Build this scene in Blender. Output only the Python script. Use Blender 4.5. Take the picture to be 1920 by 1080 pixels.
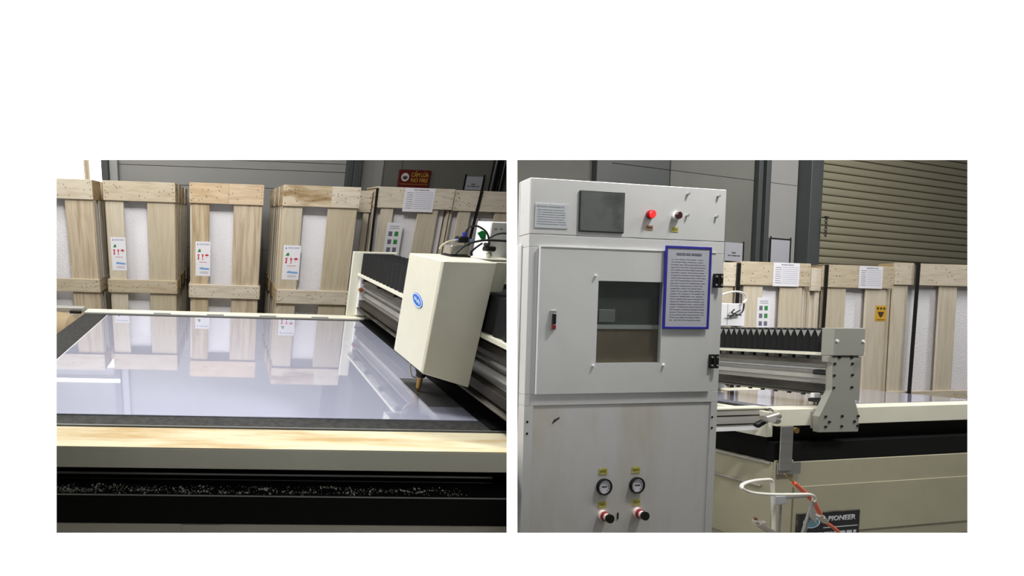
import bpy, bmesh, math, random
from mathutils import Vector, Matrix
random.seed(4)
S = bpy.context.scene
COL = S.collection
for o in list(bpy.data.objects): bpy.data.objects.remove(o)

# ------------------------------------------------------------------ camera, world, exposure
F, PX, PY = 737.54, 442.69, 628.08            # focal length and principal point of a 1920x1080 frame
EYE = Vector((0, 0, 1.60))                    # lens height above the right hall's floor
def rot(rx, ry, rz):                          # image axes: right, down, forward
    return Matrix.Rotation(rz, 3, 'Z') @ Matrix.Rotation(rx, 3, 'X') @ Matrix.Rotation(ry, 3, 'Y')
CV = Matrix(((1, 0, 0), (0, 0, 1), (0, -1, 0)))   # (right, down, forward) -> (x, y, z up)
M_LEFT = rot(.3064, -.0342, .0343)
M_RIGHT = rot(.0295, 0, .0078)
class Frame:
    def __init__(self, M):                    # M: frame -> image axes
        self.M = M
        self.R = CV @ M_RIGHT.transposed() @ M @ CV.transposed()
        self.W = Matrix.Translation(EYE) @ self.R.to_4x4()
    def ray(self, x, y):
        return CV @ (self.M.transposed() @ Vector(((x - PX) / F, (y - PY) / F, 1)))
    def at(self, px, py, x=None, y=None, z=None):
        r = self.ray(px, py)
        t = x / r.x if x is not None else y / r.y if y is not None else z / r.z
        return r * t
FL = Frame(M_LEFT)                                   # left hall
FC = Frame(Matrix.Identity(3))                       # squared to the lens: the white page border
FK = Frame(M_RIGHT @ rot(0, -.1327, 0))              # cabinet
FM = Frame(M_RIGHT @ rot(0, -.1401, 0))              # right cutting table
FW = Frame(M_RIGHT @ rot(0, -.2175, 0))              # right hall's rear wall
FR = Frame(M_RIGHT)

cam = bpy.data.cameras.new('camera'); camo = bpy.data.objects.new('camera', cam); COL.objects.link(camo)
cam.sensor_fit = 'HORIZONTAL'; cam.sensor_width = 36; cam.lens = F / 1920 * 36
cam.shift_x = (960 - PX) / 1920; cam.shift_y = (PY - 540) / 1920
cam.clip_start = .05; cam.clip_end = 200
camo.matrix_world = FC.W @ Matrix.Rotation(math.pi / 2, 4, 'X')
S.camera = camo
wd = bpy.data.worlds.new('world'); S.world = wd; wd.use_nodes = True
wd.node_tree.nodes['Background'].inputs[0].default_value = (1, 1, 1, 1)
wd.node_tree.nodes['Background'].inputs[1].default_value = .40
S.view_settings.view_transform = 'Standard'; S.view_settings.look = 'None'
S.view_settings.exposure = 0; S.view_settings.gamma = 1; S.view_settings.use_curve_mapping = False
S.cycles.max_bounces = 8

def lamp(name, frame, loc, tgt, sx, sy, power, col=(1, .985, .96)):
    l = bpy.data.lights.new(name, 'AREA'); l.shape = 'RECTANGLE'; l.size = sx; l.size_y = sy
    l.energy = power; l.color = col
    o = bpy.data.objects.new(name, l); COL.objects.link(o)
    d = Vector(tgt) - Vector(loc)
    o.matrix_world = frame.W @ Matrix.Translation(loc) @ d.to_track_quat('-Z', 'Y').to_matrix().to_4x4()
    return o
# fill lights added out of view, above and below, to whiten the page wall
lamp('page_fill_light', FC, (1.0, .1, 2.6), (1.0, 1.0, .55), 7, .2, 240, (1, 1, 1))
lamp('page_fill_light', FC, (1.0, .1, -2.4), (1.0, 1.0, -.55), 7, .2, 240, (1, 1, 1))
# lights in the halls
lamp('hall_light', FL, (-.1, 2.05, 2.3), (.2, 2.1, -.9), .3, .3, 84)
lamp('hall_light', FL, (-1.4, 2.6, 2.6), (-.6, 4.2, -.5), 2.0, .5, 62)
lamp('hall_light', FL, (.9, 2.3, 2.6), (.7, 4.2, -.5), 1.6, .5, 36)
lamp('hall_light', FL, (-2.6, 3.9, 2.6), (-.5, 4.4, 0), .5, 1.6, 60)
lamp('hall_light', FR, (2.6, 1.30, 2.2), (1.75, 1.75, -.3), .25, .15, 74)
lamp('hall_light', FR, (5.6, 2.6, 3.2), (6.2, 4.4, -.5), 4, .6, 95)
lamp('hall_light', FR, (5.4, 1.5, 2.7), (5.4, 3.0, -.7), 1.6, .3, 105)  # added in front to brighten the table body and gantry leg
lamp('hall_light', FR, (11, 3.6, 4.4), (12, 6.5, 1), 4, .6, 250)

# ------------------------------------------------------------------ helpers
def lin(c):
    return tuple((v / 255 / 12.92 if v <= 10 else ((v / 255 + .055) / 1.055) ** 2.4) for v in c)
def mat(name, rgb, rough=.5, metal=0, vary=0, vscale=(6, 6, 6), rgb2=None, bump=0, bscale=60, emit=0, spec=.5, lo=.4, hi=.62, coat=0):
    m = bpy.data.materials.new(name); m.use_nodes = True
    nt = m.node_tree; b = nt.nodes['Principled BSDF']
    c = lin(rgb)
    b.inputs['Base Color'].default_value = (*c, 1); b.inputs['Roughness'].default_value = rough
    b.inputs['Metallic'].default_value = metal; b.inputs['Specular IOR Level'].default_value = spec
    b.inputs['Coat Weight'].default_value = coat
    tc = nt.nodes.new('ShaderNodeTexCoord')
    if vary or rgb2:
        mp = nt.nodes.new('ShaderNodeMapping'); mp.inputs['Scale'].default_value = vscale
        oi = nt.nodes.new('ShaderNodeObjectInfo')
        cb = nt.nodes.new('ShaderNodeVectorMath'); cb.operation = 'MULTIPLY_ADD'
        nt.links.new(oi.outputs['Random'], cb.inputs[0]); cb.inputs[1].default_value = (7, 5, 9)
        nt.links.new(tc.outputs['Object'], cb.inputs[2]); nt.links.new(cb.outputs[0], mp.inputs['Vector'])
        n = nt.nodes.new('ShaderNodeTexNoise'); n.inputs['Scale'].default_value = 1; n.inputs['Detail'].default_value = 6
        n.inputs['Roughness'].default_value = .62
        nt.links.new(mp.outputs[0], n.inputs['Vector'])
        cr = nt.nodes.new('ShaderNodeValToRGB')
        c2 = lin(rgb2) if rgb2 else tuple(v * (1 - vary) for v in c)
        cr.color_ramp.elements[0].position = lo; cr.color_ramp.elements[1].position = hi
        cr.color_ramp.elements[0].color = (*c2, 1); cr.color_ramp.elements[1].color = (*c, 1)
        nt.links.new(n.outputs['Fac'], cr.inputs[0]); nt.links.new(cr.outputs[0], b.inputs['Base Color'])
    if bump:
        n2 = nt.nodes.new('ShaderNodeTexNoise'); n2.inputs['Scale'].default_value = bscale; n2.inputs['Detail'].default_value = 3
        nt.links.new(tc.outputs['Object'], n2.inputs['Vector'])
        bp = nt.nodes.new('ShaderNodeBump'); bp.inputs['Strength'].default_value = bump; bp.inputs['Distance'].default_value = .01
        nt.links.new(n2.outputs['Fac'], bp.inputs['Height']); nt.links.new(bp.outputs[0], b.inputs['Normal'])
    if emit:
        b.inputs['Emission Color'].default_value = (*c, 1); b.inputs['Emission Strength'].default_value = emit
    return m
def wood(name, base, dark, sc, tint=.16):
    m = bpy.data.materials.new(name); m.use_nodes = True; nt = m.node_tree; b = nt.nodes['Principled BSDF']
    b.inputs['Roughness'].default_value = .7; b.inputs['Specular IOR Level'].default_value = .25
    tc = nt.nodes.new('ShaderNodeTexCoord'); oi = nt.nodes.new('ShaderNodeObjectInfo')
    ad = nt.nodes.new('ShaderNodeVectorMath'); ad.operation = 'MULTIPLY_ADD'
    nt.links.new(oi.outputs['Random'], ad.inputs[0]); ad.inputs[1].default_value = (13, 11, 17); nt.links.new(tc.outputs['Object'], ad.inputs[2])
    mp = nt.nodes.new('ShaderNodeMapping'); mp.inputs['Scale'].default_value = sc; nt.links.new(ad.outputs[0], mp.inputs['Vector'])
    n = nt.nodes.new('ShaderNodeTexNoise'); n.inputs['Scale'].default_value = 1; n.inputs['Detail'].default_value = 5; n.inputs['Distortion'].default_value = .6
    nt.links.new(mp.outputs[0], n.inputs['Vector'])
    cr = nt.nodes.new('ShaderNodeValToRGB'); cr.color_ramp.elements[0].position = .33; cr.color_ramp.elements[1].position = .58
    cr.color_ramp.elements[0].color = (*lin(dark), 1); cr.color_ramp.elements[1].color = (*lin(base), 1)
    nt.links.new(n.outputs['Fac'], cr.inputs[0])
    hs = nt.nodes.new('ShaderNodeHueSaturation')
    mr = nt.nodes.new('ShaderNodeMapRange'); mr.inputs['To Min'].default_value = 1 - tint; mr.inputs['To Max'].default_value = 1 + tint * .5
    nt.links.new(oi.outputs['Random'], mr.inputs['Value']); nt.links.new(mr.outputs[0], hs.inputs['Value'])
    mr2 = nt.nodes.new('ShaderNodeMapRange'); mr2.inputs['To Min'].default_value = 1.25; mr2.inputs['To Max'].default_value = .85
    nt.links.new(oi.outputs['Random'], mr2.inputs['Value']); nt.links.new(mr2.outputs[0], hs.inputs['Saturation'])
    nt.links.new(cr.outputs[0], hs.inputs['Color']); nt.links.new(hs.outputs[0], b.inputs['Base Color'])
    return m
M = {}
M['page'] = mat('page_white', (250, 250, 250), .9, spec=0)
M['white'] = mat('white_paint', (236, 236, 232), .6)
M['wood_x'] = wood('pale_plywood_across', (214, 203, 183), (199, 185, 162), (4, 12, 34))
M['wood_z'] = wood('pale_plywood_upright', (214, 204, 185), (203, 190, 168), (30, 12, 2.2))
M['wood_red'] = wood('reddish_board_across', (216, 197, 172), (196, 174, 146), (4, 12, 34), .04)
M['wood_knot'] = wood('knotty_board_across', (212, 199, 176), (156, 134, 104), (3, 8, 13), .04)
M['wood_streak'] = wood('streaky_plank_upright', (208, 193, 168), (174, 154, 126), (24, 9, 1.6), .06)
M['wood_y'] = wood('pale_plywood_side', (196, 178, 148), (160, 138, 108), (9, 3, 20))
M['foam'] = mat('white_foam', (240, 238, 242), .8, bump=.5, bscale=55, spec=.2)
M['nail'] = mat('dark_nail', (70, 52, 40), .6)
M['cream'] = mat('cream_enamel', (232, 230, 212), .38, vary=.06, vscale=(3, 3, 3))
M['cream_top'] = mat('stained_cream_enamel', (200, 192, 164), .65, rgb2=(176, 150, 108), vscale=(1.5, 16, 16), lo=.36, hi=.54, spec=.2)
M['black_felt'] = mat('black_table_felt', (58, 58, 57), .7, rgb2=(40, 40, 39), vscale=(40, 40, 40), spec=.4)
M['black'] = mat('black_enamel', (12, 12, 13), .35)
M['black_mat'] = mat('black_rubber', (20, 22, 24), .6)
M['bellows'] = mat('black_bellows_cloth', (13, 15, 17), .7)
M['steel'] = mat('brushed_steel', (170, 170, 168), .35, .7, vary=.15, vscale=(2, 30, 30))
M['alu'] = mat('dull_aluminium', (182, 180, 174), .5, .25, vary=.15, vscale=(2, 6, 20))
M['dirty'] = mat('oily_metal', (112, 108, 100), .5, .3, rgb2=(60, 54, 46), vscale=(5, 3, 12))
M['shaded_metal'] = mat('shaded_oily_metal', (62, 56, 48), .5, .2, rgb2=(28, 24, 20), vscale=(5, 3, 12))  # darker copy of the oily metal, shadow line painted into the colour
M['soot'] = mat('flat_black', (7, 7, 8), .75, spec=.2)
M['leg_grey'] = mat('leg_grey_enamel', (148, 148, 140), .45)
M['grey_metal'] = mat('grey_enamel', (150, 150, 148), .5)
M['olive_body'] = mat('olive_grey_enamel', (172, 168, 144), .45, vary=.1, vscale=(2, 2, 2))
M['grey_body'] = mat('grey_green_enamel', (168, 166, 150), .45, vary=.08, vscale=(2, 2, 2))
M['wall_grey'] = mat('grey_wall_panel', (150, 150, 148), .7, vary=.05, vscale=(1, 1, 1))
M['wall_dark'] = mat('dark_grey_wall_panel', (112, 112, 106), .7, vary=.08, vscale=(1, 1, 1))
M['column'] = mat('dark_steel_column', (70, 74, 74), .5)
M['column_light'] = mat('pale_steel_trim', (160, 162, 164), .5)
M['floor'] = mat('concrete_floor', (120, 118, 112), .6, vary=.15, vscale=(2, 2, 2))
M['ceiling'] = mat('white_roof_sheet', (225, 225, 228), .8)
M['lit'] = mat('daylit_window', (255, 255, 255), .5, emit=3.0)
M['paper'] = mat('white_paper', (236, 234, 240), .7)
M['paper_grey'] = mat('grey_paper', (176, 176, 184), .6)
M['ink'] = mat('grey_ink', (110, 112, 130), .7)
M['ink_dark'] = mat('dark_ink', (50, 50, 60), .7)
M['ink_blue'] = mat('blue_ink', (120, 165, 215), .7)
M['ink_navy'] = mat('navy_ink', (70, 90, 160), .7)
M['ink_red'] = mat('red_ink', (200, 50, 60), .7)
M['ink_green'] = mat('green_ink', (50, 140, 70), .7)
M['sign_red'] = mat('red_sign_board', (88, 15, 14), .5)
M['sign_yellow'] = mat('yellow_sign_paint', (196, 172, 58), .5)
M['sign_pale'] = mat('pale_sign_disc', (206, 204, 190), .5)
M['strap'] = mat('black_strap', (26, 24, 24), .4)
M['brown'] = mat('tan_roller_cloth', (170, 150, 118), .8, vary=.2, vscale=(3, 3, 3))
M['blue'] = mat('blue_badge', (36, 110, 205), .3)
M['pale_blue'] = mat('pale_blue_print', (214, 228, 250), .4)
M['blue_fit'] = mat('blue_fitting', (40, 60, 170), .35)
M['pale_fit'] = mat('pale_blue_fitting', (140, 165, 215), .35)
M['green'] = mat('green_tag', (0, 150, 70), .5)
M['brass'] = mat('brass', (176, 140, 80), .35, .8)
M['brass_red'] = mat('copper_fitting', (150, 90, 60), .45, .4)
M['cab'] = mat('pale_grey_cabinet_enamel', (211, 211, 210), .5, rgb2=(205, 205, 203), vscale=(2, 2, 2))
M['cab_low'] = mat('stained_cabinet_enamel', (212, 211, 210), .5, rgb2=(198, 192, 178), vscale=(4, 4, 1.2), lo=.34, hi=.6)
M['info_grey'] = mat('info_plate_grey', (200, 204, 208), .5)
M['pale_body'] = mat('pale_grey_enamel', (222, 216, 202), .5, vary=.08, vscale=(2, 2, 2))
M['seam'] = mat('dark_seam', (60, 60, 60), .7)
M['screen'] = mat('dusty_dark_screen', (70, 72, 72), .3, rgb2=(100, 104, 102), vscale=(9, 9, 9), lo=.45, hi=.7)
M['screen_rim'] = mat('screen_rim', (44, 46, 46), .4)
M['red_lit'] = mat('lit_red_button', (255, 40, 40), .3, emit=1.2)
M['button_dark'] = mat('dark_red_button', (60, 14, 12), .3)
M['red'] = mat('red_knob_ring', (140, 22, 36), .4)
M['pink'] = mat('pale_knob_collar', (226, 206, 200), .4)
M['tape'] = mat('yellow_sticker', (200, 196, 110), .6, rgb2=(176, 170, 70), vscale=(60, 60, 60))
M['tape_dark'] = mat('olive_print', (140, 132, 50), .6)
M['tape_brown'] = mat('brown_sticker', (170, 130, 96), .6)
M['poster_blue'] = mat('blue_magnetic_frame', (40, 36, 150), .5)
M['poster_paper'] = mat('poster_paper_behind_film', (186, 187, 196), .35)
M['cab_dark'] = mat('dark_cabinet_inside', (92, 94, 92), .6, vary=.15, vscale=(8, 8, 8))
M['cab_brown'] = mat('brown_board', (150, 132, 112), .6, vary=.15, vscale=(8, 8, 8))
M['shutter'] = mat('olive_shutter_slat', (146, 141, 120), .5, vary=.06, vscale=(1, 4, 8))
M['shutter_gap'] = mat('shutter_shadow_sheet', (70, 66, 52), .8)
M['plastic_white'] = mat('white_plastic', (240, 240, 242), .35)
M['hose_white'] = mat('white_hose', (226, 224, 216), .4)
M['hose_beige'] = mat('beige_hose', (200, 190, 165), .45)
M['orange'] = mat('orange_hose', (235, 110, 80), .45)
M['yellow_label'] = mat('yellow_warning_label', (220, 170, 50), .6)
M['plate'] = mat('black_nameplate', (14, 18, 25), .6)
M['plate_teal'] = mat('teal_print', (70, 130, 145), .4)
M['plate_text'] = mat('pale_print', (200, 204, 208), .5)
M['crumb'] = mat('glass_crumbs', (225, 225, 215), .2)
M['silver'] = mat('silver_valve', (190, 186, 178), .3, .7)
# sheet glass with a white protective film beneath: pale, mirror-smooth on top
def sheet_mat(name, rgb, refl):
    m = bpy.data.materials.new(name); m.use_nodes = True; nt = m.node_tree
    nt.nodes.remove(nt.nodes['Principled BSDF']); out = nt.nodes['Material Output']
    d = nt.nodes.new('ShaderNodeBsdfDiffuse'); d.inputs[0].default_value = (*lin(rgb), 1)
    tc = nt.nodes.new('ShaderNodeTexCoord'); n = nt.nodes.new('ShaderNodeTexNoise'); n.inputs['Scale'].default_value = 3; n.inputs['Detail'].default_value = 8
    nt.links.new(tc.outputs['Object'], n.inputs['Vector'])
    mx = nt.nodes.new('ShaderNodeMix'); mx.data_type = 'RGBA'; nt.links.new(n.outputs['Fac'], mx.inputs[0])
    mx.inputs[6].default_value = (*[v * .9 for v in lin(rgb)], 1); mx.inputs[7].default_value = (*lin(rgb), 1); nt.links.new(mx.outputs[2], d.inputs[0])
    g = nt.nodes.new('ShaderNodeBsdfGlossy'); g.inputs['Roughness'].default_value = .015; g.inputs[0].default_value = (.97, .97, 1, 1)
    x = nt.nodes.new('ShaderNodeMixShader'); lw = nt.nodes.new('ShaderNodeLayerWeight'); lw.inputs[0].default_value = .5
    mr = nt.nodes.new('ShaderNodeMapRange'); mr.inputs['From Min'].default_value = .4; mr.inputs['From Max'].default_value = .92
    mr.inputs['To Min'].default_value = refl; mr.inputs['To Max'].default_value = .88
    nt.links.new(lw.outputs['Facing'], mr.inputs['Value']); nt.links.new(mr.outputs[0], x.inputs[0])
    nt.links.new(d.outputs[0], x.inputs[1]); nt.links.new(g.outputs[0], x.inputs[2])
    nt.links.new(x.outputs[0], out.inputs[0]); return m
M['sheet'] = sheet_mat('filmed_sheet_glass', (192, 195, 217), .3)
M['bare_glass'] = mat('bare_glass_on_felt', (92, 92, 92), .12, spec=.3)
M['sheet_edge'] = mat('bright_glass_edge', (232, 236, 244), .2)
def glass_mat(name, fac=.12):
    m = bpy.data.materials.new(name); m.use_nodes = True; nt = m.node_tree
    nt.nodes.remove(nt.nodes['Principled BSDF']); out = nt.nodes['Material Output']
    t = nt.nodes.new('ShaderNodeBsdfTransparent'); t.inputs[0].default_value = (.85, .87, .86, 1)
    g = nt.nodes.new('ShaderNodeBsdfGlossy'); g.inputs['Roughness'].default_value = .04
    x = nt.nodes.new('ShaderNodeMixShader'); x.inputs[0].default_value = fac
    nt.links.new(t.outputs[0], x.inputs[1]); nt.links.new(g.outputs[0], x.inputs[2]); nt.links.new(x.outputs[0], out.inputs[0]); return m
M['pane'] = glass_mat('window_glass')

class MB:                                             # collects shapes of ONE part
    def __init__(self): self.b = bmesh.new()
    def box(self, x0, x1, y0, y1, z0, z1):
        v = [self.b.verts.new(p) for p in ((x0, y0, z0), (x1, y0, z0), (x1, y1, z0), (x0, y1, z0), (x0, y0, z1), (x1, y0, z1), (x1, y1, z1), (x0, y1, z1))]
        for f in ((3, 2, 1, 0), (4, 5, 6, 7), (0, 1, 5, 4), (1, 2, 6, 5), (2, 3, 7, 6), (3, 0, 4, 7)): self.b.faces.new([v[i] for i in f])
        return self
    def prism(self, pts, ext):                        # polygon pts (3-D, planar) swept by vector ext
        ext = Vector(ext); a = [self.b.verts.new(p) for p in pts]; c = [self.b.verts.new(Vector(p) + ext) for p in pts]
        n = len(a); self.b.faces.new(a); self.b.faces.new(c[::-1])
        for i in range(n): self.b.faces.new((a[i], c[i], c[(i + 1) % n], a[(i + 1) % n]))
        return self
    def cyl(self, p, q, r, r2=None, n=14):
        p = Vector(p); q = Vector(q); r2 = r if r2 is None else r2
        d = (q - p).normalized(); u = d.orthogonal().normalized(); w = d.cross(u)
        A = []; B = []
        for i in range(n):
            a = 2 * math.pi * i / n; e = u * math.cos(a) + w * math.sin(a)
            A.append(self.b.verts.new(p + e * r)); B.append(self.b.verts.new(q + e * r2))
        self.b.faces.new(A[::-1]); self.b.faces.new(B)
        for i in range(n): self.b.faces.new((A[i], A[(i + 1) % n], B[(i + 1) % n], B[i]))
        return self
    def ring(self, c, axis, r0, r1, h, n=24):         # flat ring (annulus) with height
        c = Vector(c); d = Vector(axis).normalized(); u = d.orthogonal().normalized(); w = d.cross(u); L = []
        for (r, k) in ((r0, 0), (r1, 0), (r1, h), (r0, h)):
            L.append([self.b.verts.new(c + d * k + (u * math.cos(2 * math.pi * i / n) + w * math.sin(2 * math.pi * i / n)) * r) for i in range(n)])
        for j in range(4):
            for i in range(n): self.b.faces.new((L[j][i], L[j][(i + 1) % n], L[(j + 1) % 4][(i + 1) % n], L[(j + 1) % 4][i]))
        return self
    def tube(self, pts, r, n=10, sub=6):
        P = [Vector(p) for p in pts]; Q = []
        for i in range(len(P) - 1):
            a = P[max(i - 1, 0)]; b = P[i]; c = P[i + 1]; d = P[min(i + 2, len(P) - 1)]
            for k in range(sub):
                t = k / sub
                Q.append(.5 * ((2 * b) + (c - a) * t + (2 * a - 5 * b + 4 * c - d) * t * t + (3 * b - a - 3 * c + d) * t ** 3))
        Q.append(P[-1]); rings = []; u = None
        for i, p in enumerate(Q):
            d = (Q[min(i + 1, len(Q) - 1)] - Q[max(i - 1, 0)]).normalized()
            u = d.orthogonal().normalized() if u is None else (u - d * u.dot(d)).normalized()
            w = d.cross(u)
            rings.append([self.b.verts.new(p + (u * math.cos(2 * math.pi * k / n) + w * math.sin(2 * math.pi * k / n)) * r) for k in range(n)])
        for a, c in zip(rings, rings[1:]):
            for k in range(n): self.b.faces.new((a[k], a[(k + 1) % n], c[(k + 1) % n], c[k]))
        self.b.faces.new(rings[0][::-1]); self.b.faces.new(rings[-1]); return self
    def clip(self, n, co=(0, 0, 0)):                  # cut away what lies beyond a plane and cap the cut
        r = bmesh.ops.bisect_plane(self.b, geom=self.b.verts[:] + self.b.edges[:] + self.b.faces[:], plane_co=co, plane_no=n, clear_outer=True)
        es = [e for e in r['geom_cut'] if isinstance(e, bmesh.types.BMEdge)]
        if es: bmesh.ops.holes_fill(self.b, edges=es, sides=0)
        return self

BASE = {}
def rm(o):
    return BASE[o.name]
def thing(name, label, cat, frame, loc, group=None, kind=None, rz=0, tilt=0):
    o = bpy.data.objects.new(name, None); COL.objects.link(o); o.empty_display_size = .1
    T = Matrix.Translation(loc) @ Matrix.Rotation(rz, 4, 'Z') @ Matrix.Rotation(tilt, 4, 'Y')
    o.matrix_world = frame.W @ T; BASE[o.name] = (frame, T)
    tag(o, label, cat, group, kind); return o
def tag(o, label=None, cat=None, group=None, kind=None):
    for k, v in (('label', label), ('category', cat), ('group', group), ('kind', kind)):
        if v: o[k] = v
    return o
def mesh(name, mb, m, bevel=0, smooth=False):
    b = mb.b
    if bevel: 
        bmesh.ops.bevel(b, geom=b.edges[:], offset=bevel, segments=1, affect='EDGES', clamp_overlap=True)
    bmesh.ops.recalc_face_normals(b, faces=b.faces[:])
    me = bpy.data.meshes.new(name); b.to_mesh(me); b.free(); me.materials.append(m)
    if smooth:
        me.polygons.foreach_set('use_smooth', [True] * len(me.polygons)); me.set_sharp_from_angle(angle=math.radians(40))
    return me
def part(name, mb, m, parent, bevel=0, smooth=False, label=None, kind=None, local=False):
    """a part (or sub-part): the shape is given in the frame's coordinates and stored in the thing's own"""
    root = parent
    while root.parent: root = root.parent
    if not local: mb.b.transform(BASE[root.name][1].inverted())
    o = bpy.data.objects.new(name, mesh(name, mb, m, bevel, smooth)); COL.objects.link(o); o.parent = parent
    tag(o, label, None, None, kind); return o
def solo(name, mb, m, frame, label=None, cat=None, group=None, kind=None, bevel=0, smooth=False):
    bb = [v.co.copy() for v in mb.b.verts]
    c = Vector((sum(v.x for v in bb) / len(bb), sum(v.y for v in bb) / len(bb), min(v.z for v in bb)))
    T = Matrix.Translation(c); mb.b.transform(T.inverted())
    o = bpy.data.objects.new(name, mesh(name, mb, m, bevel, smooth)); COL.objects.link(o)
    o.matrix_world = frame.W @ T; BASE[o.name] = (frame, T)
    return tag(o, label, cat, group, kind)
def copy_tree(o, parent=None):
    c = o.copy(); COL.objects.link(c)
    if parent: c.parent = parent
    for ch in [x for x in bpy.data.objects if x.parent == o]: copy_tree(ch, c)
    return c
def text(name, s, size, m, parent, T, depth=.0008, shear=0, bold=0, fitw=None, label=None):
    cu = bpy.data.curves.new(name, 'FONT'); cu.body = s; cu.size = size; cu.extrude = depth; cu.offset = bold
    cu.align_x = 'CENTER'; cu.align_y = 'CENTER'; cu.shear = shear; cu.resolution_u = 2
    to = bpy.data.objects.new(name, cu); COL.objects.link(to)
    bpy.context.view_layer.update()
    me = bpy.data.meshes.new_from_object(to.evaluated_get(bpy.context.evaluated_depsgraph_get()))
    bpy.data.objects.remove(to)
    w = max((v.co.x for v in me.vertices), default=1) - min((v.co.x for v in me.vertices), default=0)
    sc = fitw / w if fitw and w else 1
    root = parent
    while root.parent: root = root.parent
    me.transform(BASE[root.name][1].inverted() @ T @ Matrix.Rotation(math.pi / 2, 4, 'X') @ Matrix.Diagonal((sc, 1, 1, 1)))
    me.materials.clear(); me.materials.append(m)
    o = bpy.data.objects.new(name, me); COL.objects.link(o); o.parent = parent
    if label: o['label'] = label
    return o
def plane_cut(frame, px):                              # the dividing wall's face, seen from a hall's frame
    n = Vector((1, 0, -(px - PX) / F)); r = frame.M.transposed() @ n
    return CV @ r
CUT = plane_cut(FL, 956)

# ------------------------------------------------------------------ white page border, built as a front wall with two openings
D0, TH = 1.0, .03
def cam_xz(px, py, d): return ((px - PX) / F * d, -(py - PY) / F * d)
def page_border():
    b = bmesh.new()
    fx = [-7] + [(p - PX) / F * D0 for p in (106, 950, 970, 1814)] + [26]
    fz = [-3.2, -(999 - PY) / F * D0, -(300 - PY) / F * D0, 7]
    k = (D0 + TH) / D0; e = .004
    bx = [-7, fx[1] * k - e, fx[2] * k + .001, fx[3] * k - .001, fx[4] * k + e, 26]
    bz = [-3.2, fz[1] * k - e, fz[2] * k + e, 7]
    A = [[b.verts.new((x, D0, z)) for z in fz] for x in fx]; B = [[b.verts.new((x, D0 + TH, z)) for z in bz] for x in bx]
    for i in range(5):
        for j in range(3):
            if i in (1, 3) and j == 1:
                for (p, q) in (((i, j), (i + 1, j)), ((i + 1, j), (i + 1, j + 1)), ((i + 1, j + 1), (i, j + 1)), ((i, j + 1), (i, j))):
                    b.faces.new((A[p[0]][p[1]], A[q[0]][q[1]], B[q[0]][q[1]], B[p[0]][p[1]]))
            else:
                b.faces.new((A[i][j], A[i + 1][j], A[i + 1][j + 1], A[i][j + 1])); b.faces.new((B[i][j], B[i][j + 1], B[i + 1][j + 1], B[i + 1][j]))
    mb = MB(); mb.b = b; return mb
wf = solo('page_wall', page_border(), M['page'], FC, 'white page border with two rectangular openings, built as a wall', None, None, 'structure')
wf.data.materials.append(M['column'])                # halls' side, out of view, darkened to cut light bounced indoors
for p in wf.data.polygons:
    if p.normal.y > .5: p.material_index = 1
# dividing wall between the two halls, set back from the slim page strip so light reaches the cabinet side
k0, k1 = (957 - PX) / F, (963 - PX) / F
mb = MB(); mb.prism([(k0 * 1.66, 1.66, -2.6), (k1 * 1.66, 1.66, -2.6), (k1 * 9, 9, -2.6), (k0 * 9, 9, -2.6)], (0, 0, 9))
wm = solo('wall_middle', mb, M['white'], FC, 'white dividing wall between the two halls, left face darkened against bounce', None, None, 'structure')

wm.data.materials.append(M['wall_dark'])  # left face, edge-on to the lens, darkened to cut bounced light
for p in wm.data.polygons:
    if p.normal.x < -.3: p.material_index = 1

# ------------------------------------------------------------------ left hall: shell
H = -.9; FLOOR_L = -1.72; YB = 6.6; CEIL = 3.6
FRONTN = FL.R.transposed() @ (FC.R @ Vector((0, -1, 0)))       # front wall's back face in the left hall's frame
FRONTC = FL.R.transposed() @ (FC.R @ Vector((0, D0 + TH + .001, 0)))
def shell(mb): return mb.clip(CUT).clip(FRONTN, FRONTC)
solo('floor', shell(MB().box(-4, 8, -1, YB + .3, FLOOR_L - .1, FLOOR_L)), M['floor'], FL, 'grey concrete floor of the left hall', kind='structure')
solo('ceiling', shell(MB().box(-4.2, 8, -2, YB + .3, CEIL, CEIL + .1)), M['ceiling'], FL, 'white roof of the left hall', kind='structure')
solo('wall_left', shell(MB().box(-4.2, -4, -2, YB + .3, FLOOR_L, CEIL)), M['white'], FL, 'left hall side wall', kind='structure')
wb = thing('wall_back', 'grey panelled back wall of the left hall', None, FL, (0, YB, FLOOR_L), kind='structure')
WX0, WX1 = -1.67, 1.85
part('backing', MB().box(-4, 8, YB + .06, YB + .2, FLOOR_L, CEIL).clip(CUT), M['wall_dark'], wb)
zz = [FLOOR_L, -.6, .35, .62, .74, 1.9, CEIL]
for a, c in zip(zz, zz[1:]):
    part('panel', MB().box(WX0, WX1, YB, YB + .06, a + .004, c - .004), M['wall_grey'], wb)
part('panel', MB().box(2.06, 2.44, YB, YB + .06, FLOOR_L, CEIL), M['wall_grey'], wb)
part('panel', MB().box(2.45, 2.74, YB + .02, YB + .06, FLOOR_L, CEIL), M['wall_dark'], wb, label='darker wall panel, light falloff painted in')  # panel tone: part own colour, mostly light falloff painted in
part('panel', MB().box(2.75, 4.22, YB + .01, YB + .06, FLOOR_L, CEIL), M['wall_dark'], wb, label='darker wall panel, light falloff painted in')
part('panel', MB().box(4.34, 6, YB + .01, YB + .06, FLOOR_L, CEIL).clip(CUT), M['wall_dark'], wb, label='darker wall panel, light falloff painted in')
part('wall_sheet', MB().box(-4, -1.9, YB, YB + .06, 1.26, CEIL), M['wall_grey'], wb)
part('wall_sheet', MB().box(-4, -1.9, YB, YB + .06, FLOOR_L, .2), M['wall_grey'], wb)
part('lintel', MB().box(-4, -1.9, YB - .02, YB + .06, .96, 1.09), M['column_light'], wb)
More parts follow.
